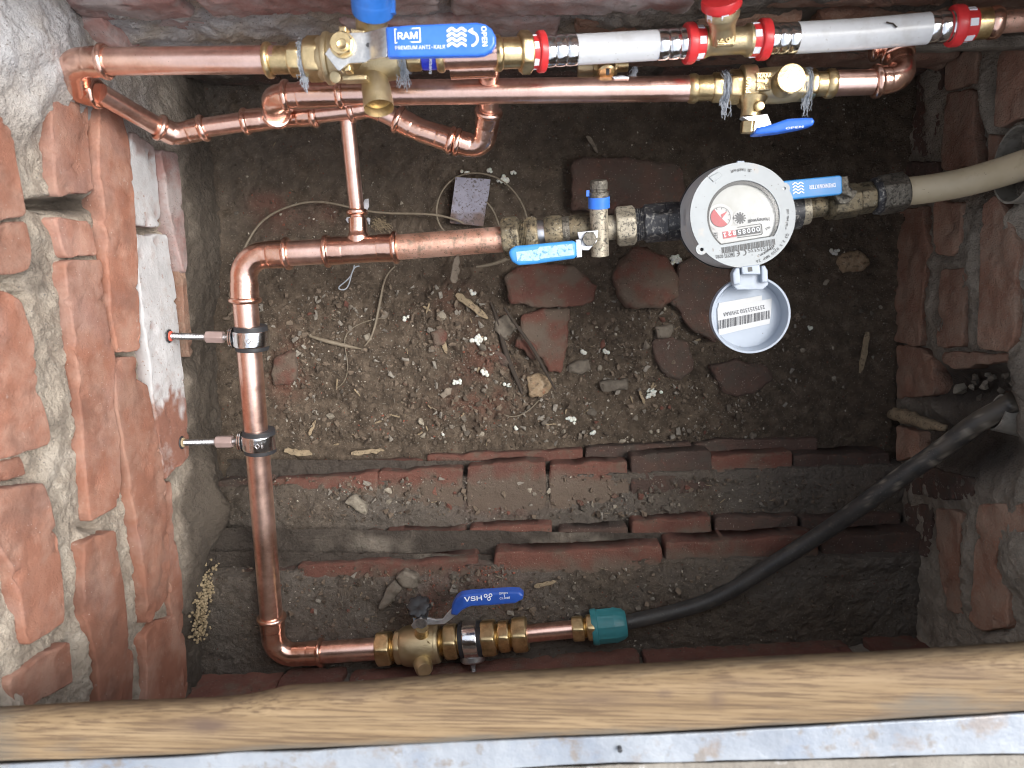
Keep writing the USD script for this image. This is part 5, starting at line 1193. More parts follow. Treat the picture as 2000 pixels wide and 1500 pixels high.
# ---------------------------------------------------------------- water meter: round register housing with an open lid
DF = 0.718                                                     # top face of the register, metres below the camera
MC = P(1451, 420, DF); KM = mpp(MC)
wm = thing("water_meter", "round grey water meter with its lid folded open towards the beam", "water meter", P(1420, 424, .80))
U, V = np.array([-0.9934, 0.115]), np.array([0.115, 0.9934])     # reading and upward directions of the print, in photograph pixels (y down)
ANG = 180 - 6.6 + 13.2
def at(x, y): return x, y
BASE = P(1424, 424, DF + .055)
ax_m = unit(MC - BASE)
H = np.linalg.norm(MC - BASE)
ro = 102.5 * KM
part(wm, "housing", lathe(BASE, ax_m, [(0, ro * 1.02), (.002, ro * 1.03), (.006, ro * 1.03), (.010, ro * 1.005), (H - .012, ro * 0.985), (H - .010, ro * 0.97), (H - .0036, ro * 0.965), (H - .0036, ro * .735), (H - .015, ro * .735), (H - .0155, ro * .5)], 96), "meter_side", smooth=35)
part(wm, "seal_ring", lathe(BASE - ax_m * .006, ax_m, [(0, ro * .9), (0, ro * 1.03), (.002, ro * 1.05), (.0065, ro * 1.05), (.008, ro * 1.0)], 96), "meter_black", smooth=35)
part(wm, "meter_body", J(lathe(BASE - ax_m * .05, ax_m, [(0, ro * .3), (.004, ro * .62), (.030, ro * .72), (.045, ro * .9)], 48), tube([P(1300, 434, .785), P(1560, 410, .785)], .0195, 32)), "black_metal", smooth=40)
# face plate: ring round the window and the label plate below the chord
WC = (1452, 423); WR = 71
chord = lambda x: 480 - 0.165 * (x - 1397)
low = Polygon([(1300, chord(1300)), (1620, chord(1620)), (1620, 620), (1300, 620)])
outer = Point(1451, 420).buffer(103, 48)
for x, y in ((1532, 368), (1370, 487)): outer = outer.union(Point(x, y).buffer(11))
win = Point(*WC).buffer(WR, 48).difference(low)
hs = shapely.union_all([Point(1532, 368).buffer(3.4), Point(1371, 487).buffer(3.4)])
ringp = outer.difference(win).difference(low.buffer(-.6)).difference(hs)
def plate_px(poly, D, th, res=2.5):
    v, f = ext(poly if poly.geom_type != "Polygon" else poly, 1.0)
    w = P(v[:, 0], v[:, 1], D); w[:, 2] += (v[:, 2] - 1) * th
    return orient((w, f))
part(wm, "face_ring", plate_px(ringp, DF, .004), "meter_grey", smooth=30)
part(wm, "label_plate", plate_px(outer.intersection(low).difference(hs).buffer(-.4), DF - .0008, .0045), "meter_grey", smooth=30)
part(wm, "screw_hole", lathe(P(1532, 368, DF + .006), ax_m, [(0, 3.6 * KM), (.003, 3.6 * KM)], 20), "rubber", smooth=False)
part(wm, "screw_hole", lathe(P(1371, 487, DF + .006), ax_m, [(0, 3.6 * KM), (.003, 3.6 * KM)], 20), "rubber", smooth=False)
part(wm, "gasket", plate_px(Point(*WC).buffer(WR + .8, 48).difference(Point(WC[0] - 1.5, WC[1] + 2).buffer(WR - 5.5, 48)).difference(low.buffer(1)), DF + .0022, .003), "gasket", smooth=30)
dialp = Point(WC[0] - 1.5, WC[1] + 2).buffer(WR - 5, 48).difference(low.buffer(2))
DD = DF + .0052
part(wm, "dial", plate_px(dialp, DD, .002), "dial_cream", smooth=False)
D1 = DD - .0002
wb = dialp.intersection(Polygon([(1380, 456), (1402, 445), (1466, 437), (1466, 424), (1520, 414), (1540, 480), (1380, 500)]))
part(wm, "dial_band", pxprint(wb, D1, .0002), "dial_white", smooth=False)
g0 = (1407, 424)
sub = Point(*g0).buffer(26).intersection(dialp)
part(wm, "flow_dial", pxprint(sub, D1 - .0002, .0002), "dial_white", smooth=False)
D2 = D1 - .0005
rim = Point(*g0).buffer(20.0).difference(Point(*g0).buffer(19.2))
ticks = [LineString([(g0[0] + 15.5 * math.cos(a), g0[1] + 15.5 * math.sin(a)), (g0[0] + 19.5 * math.cos(a), g0[1] + 19.5 * math.sin(a))]).buffer(.45) for a in np.linspace(-2.0, .9, 6)]
part(wm, "flow_scale", pxprint(shapely.union_all([rim] + ticks), D2, .0002), "print_black", smooth=False)
pie = Polygon([g0] + [(g0[0] + 19 * math.cos(a), g0[1] + 19 * math.sin(a)) for a in np.linspace(.78, 4.05, 40)])
ptr = Polygon([(g0[0] + 1, g0[1] - 5), (1421, 412), (g0[0] + 3, g0[1] + 3)])
part(wm, "pointer", pxprint(shapely.union_all([pie, ptr]), D2, .0004), "print_red", smooth=False)
s0_ = (1445.5, 426)
part(wm, "star_window", pxprint(Point(*s0_).buffer(14.5), D1 - .0002, .0002), "dial_white", smooth=False)
star = shapely.union_all([Point(*s0_).buffer(6.8)] + [LineString([s0_, (s0_[0] + 11.5 * math.cos(a), s0_[1] + 11.5 * math.sin(a))]).buffer(1.15, cap_style=2) for a in np.arange(12) * math.pi / 6])
part(wm, "star_wheel", pxprint(star, D2, .0006), "print_black", smooth=False)
part(wm, "lettering", pxtext("Honeywell", 1482, 430, 6.6, 186.5, D2, bold=True, width=42), "print_black", smooth=False)
cnt = part(wm, "counter", pxprint(Polygon([(1411, 453), (1437, 449), (1438.5, 462), (1413, 466.5)]), D2, .0003), "print_red", smooth=False)
part(wm, "counter_black", pxprint(Polygon([(1437, 449), (1484, 441), (1486, 455), (1438.5, 462)]), D2, .0003), "print_black", smooth=False)
frame_ = Polygon([(1440, 443.5), (1484, 436.5), (1488, 438), (1489.5, 456), (1487, 459), (1440, 465)]).difference(Polygon([(1439, 445), (1484, 438), (1486.5, 439.5), (1488, 455.5), (1485.5, 457.5), (1439, 463.5)]))
part(wm, "counter_frame", pxprint(frame_, D2, .0003), "print_black", smooth=False)
for k, ch_ in enumerate("0008582"):
    x = 1480.5 - k * 9.1 + (0 if k < 5 else -.6); y = 447.6 + k * 1.45
    part(cnt, "digit", pxtext(ch_, x, y, 8.2, 187.5, D2 - .0004, bold=True), "print_white", smooth=False)
part(cnt, "digit", pxtext("1", 1415.5, 459, 8.2, 187.5, D2 - .0004, bold=True), "print_white", smooth=False)
part(wm, "small_print", J(pxtext("DN17", 1395, 456, 3.4, 187, D2, width=12), pxtext("P.I.", 1398.5, 464, 3.4, 187, D2, width=7), pxtext("PMB", 1397, 460, 3.4, 187, D2, width=9), pxtext("m3", 1500, 446, 5, 200, D2)), "print_black", smooth=False)
DLb = DF - .0010
bars = []; g = np.random.default_rng(3); x = 1409.0
while x < 1512:
    w_ = float(g.choice([.7, .7, 1.2, 1.9])); y = chord(x) + 5.5
    bars.append(Polygon([(x, y), (x + w_, y - .165 * w_), (x + w_ + 1.2, y + 11.5), (x + 1.2, y + 11.5)])); x += w_ + float(g.choice([.8, 1.1, 1.6]))
part(wm, "barcode", pxprint(shapely.union_all(bars), DLb, .0002), "print_grey", smooth=False)
cem = shapely.union_all([LineString([(cx + 5.2 * math.cos(a), 494 - (cx - 1447) * .12 + 5.2 * math.sin(a)) for a in np.linspace(-1.45, 1.45, 16)]).buffer(.85) for cx in (1452, 1439)] + [LineString([(1440, 495), (1444, 494.5)]).buffer(.8)])
part(wm, "serial_lettering", J(pxtext("23T515135", 1487, 486, 8.2, 187, DLb, width=52), pxprint(cem, DLb), pxtext("M23", 1425, 498, 6.5, 187, DLb, width=14), pxprint(rbox(1425, 497.5, 19, 10, .8, -7), DLb), pxtext("0281", 1405, 501, 6.5, 187, DLb, width=15)), "print_grey", smooth=False)
arc_t = []
for k, ch_ in enumerate("Q3 2.5 R250 MAP 16"):
    if ch_ == " ": continue
    a = .42 + k * .050
    arc_t.append(pxtext(ch_, 1451 + 95 * math.cos(a), 420 + 95 * math.sin(a), 5, 180 + math.degrees(-(a - math.pi / 2)), DLb))
for k, ch_ in enumerate("PERMANENT LIKE"):
    if ch_ == " ": continue
    a = .80 + k * .045
    arc_t.append(pxtext(ch_, 1451 + 85 * math.cos(a), 420 + 85 * math.sin(a), 4, 180 + math.degrees(-(a - math.pi / 2)), DLb)) if k < 9 else None
for k, ch_ in enumerate("2301 45H8 V20 m"):
    if ch_ == " ": continue
    a = -.12 + k * .030
    arc_t.append(pxtext(ch_, 1451 + 88 * math.cos(a), 420 + 88 * math.sin(a), 3.6, 95, DF - .0002))
for k, ch_ in enumerate("Residual R2"):
    if ch_ == " ": continue
    a = -1.82 + k * .042
    arc_t.append(pxtext(ch_, 1451 + 88 * math.cos(a), 420 + 88 * math.sin(a), 5.5, 180 + math.degrees(-(a + math.pi / 2)) + 180 + 180, DF - .0002))
part(wm, "rim_lettering", J(*arc_t), "print_grey", smooth=False)
gl, glf = trimesh.creation.triangulate_polygon(Point(*WC).buffer(WR - 1, 40).difference(low.buffer(.2)), engine="earcut")
glw = P(gl[:, 0], gl[:, 1], DF + .0012); glf = np.asarray(glf); gn = np.cross(glw[glf[0, 1]] - glw[glf[0, 0]], glw[glf[0, 2]] - glw[glf[0, 0]])
part(wm, "window_glass", (glw, glf if gn[2] > 0 else glf[:, ::-1]), "meter_glass", smooth=False)
part(wm, "rim_notch", pxslab([(1384, 346), (1404, 335), (1412, 343), (1394, 356)], DF - .001, .005, .0008, 2, rnd=1), "meter_grey")
part(wm, "rim_tab", pxslab([(1440, 314), (1454, 314), (1454, 320), (1440, 320)], DF + .001, .004, .0006, 1.5), "lid_grey")
ss = []
for k in range(7):
    a0 = 3.02 - k * .052
    for hh in (0, 1):
        p = BASE + ax_m * (.018 + hh * .010); ss.append(p + (ro * 1.004) * np.array([math.cos(a0 + .30), math.sin(a0 + .30), 0]))
vs = np.array(ss); fs = np.array([[2 * i, 2 * i + 1, 2 * i + 3] for i in range(6)] + [[2 * i, 2 * i + 3, 2 * i + 2] for i in range(6)])
part(wm, "side_sticker", (np.vstack([vs, vs - (vs - BASE) * [.012, .012, 0]]), np.vstack([fs, fs[:, ::-1] + len(vs)])), "sticker", smooth=False)
# hinge and lid
part(wm, "hinge", J(pxslab([(1448, 521), (1484, 516), (1486, 536), (1450, 536)], DF - .002, .008, .001, 2, rnd=1.5), pxslab([(1431, 534), (1438, 522), (1446, 522), (1447, 556), (1433, 556)], DF + .001, .010, .0015, 2, rnd=2), pxslab([(1487, 520), (1494, 518), (1500, 528), (1501, 552), (1488, 552)], DF + .001, .010, .0015, 2, rnd=2)), "lid_grey", smooth=35)
part(wm, "hinge_bridge", pxslab([(1434, 534), (1499, 532), (1501, 556), (1490, 566), (1440, 566), (1432, 558)], DF + .008, .006, .001, 3, rnd=2), "lid_grey")
part(wm, "hinge_slot", pxslab([(1460, 522), (1469, 521), (1470, 530), (1461, 531)], DF - .0022, .0006, .0001, 2), "gasket")
LR = P(1466.5, 615, DF + .012); LFl = P(1459, 611, DF + .030); axl = unit(LR - LFl + np.array([0, 0.0015, 0]))
kr = mpp(LR); R1 = 75.5 * kr; hl = np.linalg.norm(LR - LFl)
lid = part(wm, "lid", lathe(LR - axl * (hl + .002), axl, [(0, R1 * .9), (.002, R1 * .985), (hl + .0015, R1), (hl + .002, R1 * .995), (hl + .002, R1 * .945), (hl + .0012, R1 * .935), (.0045, R1 * .89), (.003, R1 * .86), (.003, R1 * .3)], 96), "lid_grey", smooth=35)
fl = LR - axl * (hl - .0016)
dl = float(CAM[2] - fl[2])
def dlid(x, y): 
    q = P(np.asarray(x, float), np.asarray(y, float), dl); return dl + ((q - fl)[..., 0] * axl[0] + (q - fl)[..., 1] * axl[1]) / axl[2] - .0006
st = part(lid, "sticker", pxprint(Polygon([(1401, 602), (1440, 596), (1507, 583), (1506, 608), (1503, 632), (1450, 644), (1404, 655), (1402, 630)]), dlid, .0003), "sticker", smooth=False)
part(lid, "sticker_back", pxprint(Polygon([(1404, 592), (1488, 577), (1488, 590), (1402, 606)]), lambda x, y: dlid(x, y) + .0002, .0002), "dial_white", smooth=False)
bars = []; x = 1403.0
while x < 1503:
    w_ = float(g.choice([.7, .7, 1.3, 2.0])); y = 626 - (x - 1403) * .2
    bars.append(Polygon([(x, y), (x + w_, y - .2 * w_), (x + w_ + .3, y + 17 - (x - 1403) * .01), (x + .3, y + 17.2 - (x - 1403) * .01)])); x += w_ + float(g.choice([.8, 1.1, 1.7]))
part(st, "barcode", pxprint(shapely.union_all(bars), lambda x, y: dlid(x, y) - .0004, .0002), "print_black", smooth=False)
part(st, "lettering", pxtext("23T5151350 2HVAAA", 1453, 607, 7.6, 191, lambda x, y: dlid(x, y) - .0004, width=82), "print_black", smooth=False)


# ---------------------------------------------------------------- rubble, splinters and litter on the soil
def ground_at(px_, py_):
    """A point on the soil seen at a pixel: the pit floor or one of the two ledges."""
    px_, py_ = np.atleast_1d(np.asarray(px_, float)), np.atleast_1d(np.asarray(py_, float))
    base = np.where(py_ < 905, D_FLOOR, np.where(py_ < 1060, D_S1, D_S3))
    w = P(px_, py_, base)
    q_ = np.c_[px_, py_]; h = np.where(py_ < 905, soil_h(w, q_), np.where(py_ < 1060, ledge_h(w, q_, *LEDGES[D_S1]), ledge_h(w, q_, *LEDGES[D_S3])))
    return P(px_, py_, base - h)


def fragment(name, label, pts, thick, lift, mat, seed, tilt=(0, 0), bev=.005, amp=.0055, group=None):
    """A broken brick or slab: outline of its upper face in pixels, real thickness, resting in the soil."""
    cx, cy = np.mean(pts, 0); c = ground_at(cx, cy)[0]; D = CAM[2] - c[2] - lift * .72
    v, f = slab(jitter(Polygon(pts).buffer(-2).buffer(2), 1.0, seed), thick / .00066, bev / .00066, 4, inner=6)
    w = P(v[:, 0], v[:, 1], D + (v[:, 0] - cx) * tilt[0] + (v[:, 1] - cy) * tilt[1]); w[:, 2] += v[:, 2] * .00066 - thick
    w += np.stack([fbm(w * 55 + 5 * s, 4, seed + s) - 0.5 for s in range(3)], -1) * amp * 1.6
    sl = np.clip((fbm(w * 45, 4, seed + 9) - .46) * 7, 0, .9)
    return single(name, label, "rubble", orient((w, f)), mat, smooth=True, group=group, attrs={"soil": sl} if mat == "brick_red" else None)


fragment("brick_fragment", "broken half brick under the worn light blue lever", [(986, 546), (1008, 522), (1040, 514), (1120, 520), (1168, 558), (1164, 588), (1140, 600), (1040, 600), (996, 590)], .035, .022, "brick_red", 2001, (0, -.0001))
fragment("brick_fragment", "rounded brick lump between the strainer and the water meter", [(1197, 540), (1212, 506), (1240, 486), (1270, 482), (1300, 498), (1330, 548), (1326, 580), (1300, 602), (1230, 602), (1206, 576)], .04, .028, "brick_red", 2011, (0, -.0001), bev=.010)
fragment("brick_fragment", "purplish brick slab lying under the edge of the water meter", [(1310, 590), (1326, 520), (1350, 500), (1420, 510), (1440, 560), (1420, 640), (1396, 672), (1350, 640)], .03, .014, "brick_soiled", 2021)
fragment("brick_fragment", "cracked tapering brick piece in the middle of the rubble", [(1020, 612), (1060, 604), (1112, 604), (1110, 660), (1106, 700), (1096, 728), (1072, 726), (1056, 700), (1010, 672)], .03, .016, "brick_red", 2031)
fragment("brick_fragment", "small orange brick wedge beside the dark root", [(1008, 660), (1018, 648), (1050, 680), (1052, 702), (1030, 694), (1006, 676)], .02, .010, "brick_red", 2041)
fragment("brick_fragment", "large soil covered brick behind the meter valve", [(1118, 312), (1140, 306), (1260, 310), (1330, 322), (1345, 380), (1320, 420), (1200, 420), (1116, 408)], .035, .016, "brick_soiled", 2051, bev=.006)
fragment("brick_fragment", "flat brown brick piece with a pale edge left of the open lid", [(1270, 668), (1300, 655), (1345, 668), (1356, 720), (1330, 742), (1300, 738), (1280, 700)], .025, .010, "brick_soiled", 2061)
fragment("brick_fragment", "dark flat brick piece below the open lid", [(1390, 716), (1440, 702), (1500, 716), (1512, 746), (1470, 774), (1410, 768)], .025, .010, "brick_soiled", 2071)
fragment("brick_fragment", "red brick bat half buried beside the long copper pipe", [(530, 700), (560, 684), (576, 690), (574, 740), (560, 754), (530, 752)], .03, .012, "brick_red", 2081)
fragment("brick_fragment", "small red brick chunk beside the cream splinter", [(838, 650), (856, 640), (872, 650), (866, 672), (846, 680)], .02, .010, "brick_red", 2091)
fragment("brick_fragment", "brick piece in the soil right of the dark leaf", [(962, 680), (990, 690), (1004, 712), (980, 720)], .02, .006, "brick_soiled", 2101)
fragment("stone", "grey slate coloured stone left of the cracked brick piece", [(966, 622), (990, 616), (1008, 640), (986, 662), (966, 646)], .02, .012, "stone_grey", 2111)
fragment("stone", "tan crumbling stone at the foot of the dark root", [(1026, 738), (1050, 728), (1076, 744), (1074, 764), (1056, 776), (1036, 776)], .02, .014, "stone_tan", 2121)
fragment("stone", "flat grey stone right of the tan crumbling stone", [(1110, 712), (1150, 702), (1158, 724), (1136, 736), (1112, 728)], .02, .010, "stone_grey", 2131)
fragment("stone", "long grey stone in the lower rubble", [(1170, 746), (1230, 740), (1228, 764), (1176, 764)], .02, .010, "stone_grey", 2141)
fragment("stone", "pale grey angular stone left of the large brown brick piece", [(1278, 640), (1310, 630), (1322, 636), (1308, 660), (1282, 664)], .02, .014, "stone_grey", 2151)
fragment("stone", "big round brown stone on the dark soil below the cream hose", [(1638, 512), (1650, 496), (1680, 486), (1704, 504), (1706, 516), (1690, 530), (1652, 534), (1642, 526)], .03, .016, "stone_tan", 2161, bev=.010)
fragment("stone", "pale pebble of mortar on the upper ledge", [(668, 985), (690, 968), (714, 990), (716, 1006), (690, 1000)], .018, .012, "stone_pale", 2171)
fragment("stone", "large two part grey stone lying above the black valve knob", [(736, 1192), (752, 1150), (770, 1136), (782, 1152), (762, 1180), (742, 1196)], .02, .012, "stone_grey", 2181)
fragment("stone", "grey stone touching the two part stone above the valve", [(772, 1130), (790, 1116), (816, 1130), (812, 1152), (788, 1150)], .02, .012, "stone_grey", 2191)
fragment("stone", "white pebble in the dark gap of the right wall", [(1834, 758), (1856, 748), (1868, 758), (1860, 770), (1842, 768)], .02, -.2, "stone_pale", 2201) if False else None

SMALL = "small stone lying among the dark rubble on the pit floor"
g = np.random.default_rng(77)


def stones(n, region, smin, smax, label, group, mats, seed):
    k = 0
    while k < n:
        x, y = g.uniform(region[0], region[2]), g.uniform(region[1], region[3])
        s = smin * (smax / smin) ** (g.random() ** 1.7)
        c = ground_at(x, y)[0]; m = mats[int(g.integers(len(mats)))]
        single("stone", label, "stone", stone(c + [0, 0, s * .12], (s, s * g.uniform(.6, 1.0), s), seed + k, .75), m, smooth=20, group=group); k += 1


stones(95, (580, 590, 1480, 862), .005, .016, SMALL, "small stones in the rubble of the pit floor", ["stone_grey", "stone_grey", "stone_grey", "stone_pale", "brick_red"], 3000)
stones(26, (720, 830, 1500, 868), .006, .014, "small stone in the row of rubble along the footing's upper course", "small stones along the footing", ["stone_grey", "stone_grey", "stone_pale"], 3200)
stones(52, (700, 940, 1520, 1002), .005, .016, "small stone lying on the footing's upper soil ledge", "small stones on the upper ledge", ["stone_grey", "stone_grey", "stone_pale", "brick_red"], 3300)
stones(30, (570, 1118, 1330, 1215), .005, .012, "small stone lying on the footing's lower soil ledge", "small stones on the lower ledge", ["stone_grey", "stone_grey", "stone_pale", "brick_red"], 3400)
stones(12, (430, 270, 1300, 420), .004, .009, "small stone on the greyish soil under the upper pipes", "small stones under the upper pipes", ["stone_grey", "stone_pale"], 3500)
stones(16, (1550, 420, 1720, 860), .005, .011, "small stone on the dark soil at the right side", "small stones on the right side", ["stone_grey", "stone_grey", "stone_pale"], 3600)
wallpt = lambda x, y, d: RIGHT.world(np.c_[RIGHT.uv([(x, y)]), [-d]])[0]
single("stone", "white pebble in the dark gap of the right wall", "stone", stone(wallpt(1852, 760, .012), (.016, .02, .014), 3701), "stone_pale", smooth=20)
single("stone", "pointed brown stone in the dark gap of the right wall", "stone", stone(wallpt(1912, 738, .014), (.012, .010, .016), 3702), "stone_grey", smooth=20)
for k in range(16):
    single("stone", "small stone in the dark gap of the right wall", "stone", stone(wallpt(g.uniform(1850, 1975), g.uniform(722, 780), .022), np.array([.008, .008, .008]) * g.uniform(.7, 1.4), 3710 + k), ["stone_grey", "stone_pale"][k % 3 == 0], smooth=20, group="small stones in the gap of the right wall")


def splinter(name, label, p0, p1, wpx, mat, seed, lift=.005, group=None, cat="wood splinter"):
    a, b = ground_at(*p0)[0], ground_at(*p1)[0]; a[2] += lift; b[2] += lift * .6
    r = np.random.default_rng(seed); n = 9; k = np.linspace(0, 1, n); w = wpx * .00064 / 2
    d = unit(b - a); s = np.cross(d, [0, 0, 1.0]); prof = np.interp(k, [0, .12, .85, 1], [.5, 1, .9, .25]) * r.uniform(.8, 1.15, n)
    v = []
    for i in range(n):
        c = a + (b - a) * k[i] + s * r.normal(0, w * .15)
        for u, h in ((-1, 0), (-.8, .5), (.75, .55), (1, 0), (0, -.5)): v.append(c + s * u * w * prof[i] + np.array([0, 0, h * w * .8]))
    v = np.array(v); f = []
    for i in range(n - 1):
        for j in range(5):
            p, q = i * 5 + j, i * 5 + (j + 1) % 5; f += [[p, q, q + 5], [p, q + 5, p + 5]]
    f += [[0, 2, 1], [0, 3, 2], [0, 4, 3]] + [[(n - 1) * 5 + t for t in tri] for tri in ((0, 1, 2), (0, 2, 3), (0, 3, 4))]
    single(name, label, cat, orient((v, np.array(f))), mat, smooth=False, group=group)


splinter("wood_splinter", "cream wood splinter mottled with soil above the slate coloured stone", (892, 574), (953, 622), 15, "splinter", 1)
splinter("wood_splinter", "cream wood splinter standing beside the small red brick chunk", (863, 656), (873, 690), 11, "splinter", 2)
splinter("wood_splinter", "grey wood chip on the soil below the middle copper pipe", (1146, 268), (1166, 300), 10, "old_wood", 3, .012)
splinter("wood_splinter", "long flat pale splinter lying against the footing", (690, 882), (752, 877), 11, "splinter", 4, .010)
splinter("wood_splinter", "bent pale splinter left of the long copper pipe's rubble", (606, 848), (618, 820), 8, "splinter", 5)
splinter("wood_splinter", "rotten upright splinter on the dark right side of the floor", (1692, 648), (1678, 728), 13, "splinter", 6)
splinter("wood_splinter", "pale splinter tipped piece near the red dust on the lower ledge", (1044, 1142), (1086, 1134), 9, "splinter", 7)
splinter("wood_splinter", "short wooden stub sticking up below the old copper pipe", (890, 552), (896, 500), 16, "old_wood", 8, .03)
splinter("wood_splinter", "pale crumbling splinter at the footing's left end", (560, 878), (612, 884), 14, "splinter", 9, .008)
splinter("wood_splinter", "thin straw coloured sliver beside the tan stone", (1248, 762), (1258, 788), 7, "splinter", 10)
a_, b_ = wallpt(1748, 806, -.006), wallpt(1862, 836, -.010)
v_, f_ = tube([a_ + (b_ - a_) * t for t in np.linspace(0, 1, 14)], .008 * np.interp(np.linspace(0, 1, 14), [0, .1, .8, 1], [.6, 1, .9, .4]), 12)
v_ = v_ + (np.stack([fbm(v_ * 90 + s, 3, 40 + s) for s in range(3)], -1) - .5) * .010
single("wood_piece", "rotten wood piece wedged under the gap in the right wall", "wood", (v_, f_), "splinter", smooth=True)
g2 = np.random.default_rng(91)
for k in range(22):
    x, y = g2.uniform(580, 1450), g2.uniform(580, 868) if k < 26 else g2.uniform(940, 1000); th = g2.uniform(0, 3.14); L = g2.uniform(8, 22)
    splinter("wood_splinter", "tiny pale wood sliver scattered on the dark rubble", (x, y), (x + L * math.cos(th), y + L * math.sin(th)), g2.uniform(2.5, 5), "splinter", 200 + k, .004, group="tiny wood slivers in the rubble")


def beads(label, x, y, n, spread, seed, group=None, mat="styrofoam", lift=.004, r0=.0024, base=None, name="foam_clump"):
    r = np.random.default_rng(seed); c = ground_at(x, y)[0] if base is None else base; ms = []
    for i in range(n):
        s = trimesh.creation.icosphere(1, r0 * r.uniform(.7, 1.2)); o = r.normal(0, spread * .00042, 3) * [1, .7, .25]; o[2] = abs(o[2]) + lift * .5
        ms.append((np.array(s.vertices) + c + o, np.array(s.faces)))
    single(name, label, "foam", J(*ms), mat, smooth=True, group=group)


beads("white polystyrene clump right of the grey slate coloured stone", 934, 664, 26, 11, 1); beads("white polystyrene clump tucked under the water meter's left rim", 1318, 508, 26, 9, 2)
beads("white polystyrene clump below the flat brown brick piece", 1270, 766, 22, 10, 3); beads("polystyrene clump above the purple plastic tag", 985, 352, 14, 9, 4)
beads("polystyrene clump beside the big round brown stone", 1628, 490, 10, 7, 5); beads("polystyrene clump in the lower rubble above the footing", 1114, 818, 11, 7, 6)
for k, (x, y, n) in enumerate(((895, 745, 12), (947, 728, 6), (795, 622, 5), (992, 752, 4), (958, 333, 3), (1000, 338, 4), (912, 338, 3), (1158, 845, 3), (1008, 836, 3), (866, 848, 2), (1180, 686, 4), (1140, 690, 4), (926, 572, 4), (1580, 640, 3))):
    beads("few loose polystyrene beads on the soil", x, y, n, 5, 20 + k, group="loose polystyrene beads")
# yellow expanding foam crumbs on the left wall's foot
lc = lambda x, y, d: LEFT.world(np.c_[LEFT.uv([(x, y)]), [d]])[0]
r = np.random.default_rng(8); ms = []
for i in range(520):
    t = r.random(); x = np.interp(t, [0, .3, .7, 1], [412, 392, 376, 372]) + r.normal(0, 5); y = np.interp(t, [0, .3, .7, 1], [1098, 1140, 1190, 1250]) + r.normal(0, 6)
    s = trimesh.creation.icosphere(1, r.uniform(.0007, .0021)); ms.append((np.array(s.vertices) + lc(x, y, r.uniform(.004, .016)), np.array(s.faces)))
single("expanding_foam", "crumbly yellow expanding foam stuck to the foot of the left wall", "foam", J(*ms), "foam_yellow", smooth=True)


def wire(name, label, pts, r, mat, cat, lift=None, ends=None):
    q = []
    for i, p in enumerate(pts):
        c = ground_at(p[0], p[1])[0]; l = p[2] if len(p) > 2 else (lift or .004); q.append(P(p[0], p[1], CAM[2] - c[2] - l))
    s = smoothpath(q, 48); rr = r if np.ndim(r) == 0 else np.interp(np.linspace(0, 1, 48), np.linspace(0, 1, len(r)), r)
    single(name, label, cat, tube(s, rr, 8), mat, smooth=True)


wire("wire", "thin grey wire arching over the soil behind the copper riser", [(455, 530), (480, 480), (505, 440), (560, 405), (620, 394), (680, 404), (740, 415), (830, 418), (905, 436)], .0014, "stalk", "wire", .02)
wire("wire", "thin wire loop round the purple plastic tag", [(868, 452), (853, 420), (858, 385), (885, 350), (925, 338), (975, 350), (1012, 385), (1030, 430)], .0010, "stalk", "wire", .018)
wire("root", "long thin pale root hanging below the old copper pipe", [(772, 520), (750, 552), (744, 580), (736, 620), (728, 650), (712, 676)], [.0008, .0012, .0018, .0014, .0009], "stalk", "root", .007)
wire("stalk", "flat dry stalk lying on the soil right of the upper clamp", [(604, 656), (630, 664), (670, 674), (708, 682)], [.0014, .0028, .0026, .0006], "stalk", "stalk", .004)
wire("root", "hair thin curled root near the dry stalk", [(752, 622), (700, 634), (674, 660), (676, 690), (679, 720), (668, 750), (656, 758)], .0006, "stalk", "root", .003)
wire("root", "thin white split root below the copper tee", [(692, 518), (688, 532), (672, 552), (662, 564), (668, 566), (684, 546), (702, 520)], .0008, "hemp", "root", .02)
wire("root", "dark straight root crossing the cracked brick piece", [(985, 600), (1012, 640), (1040, 680), (1068, 730), (1085, 760)], [.0016, .0022, .0024, .0022, .0012], "root", "root", .024)
wire("root", "second dark root running beside the slate coloured stone", [(958, 590), (975, 640), (992, 700), (1012, 748), (1020, 770)], [.0014, .003, .0036, .003, .0016], "root", "root", .004)
wire("root", "wispy twig in the rubble below the tan stone", [(985, 810), (1015, 811), (1034, 800), (1052, 782)], .0007, "stalk", "root", .006)
wire("strap", "stiff grey strap end under the worn light blue lever", [(930, 521), (960, 516), (990, 506), (1012, 496)], [.0012, .0022, .0024, .0016], "stalk", "strap", .03)
wire("wire", "curled thin wire between the tag and the meter valve", [(950, 395), (965, 415), (972, 432), (980, 450)], .0009, "stalk", "wire", .03)

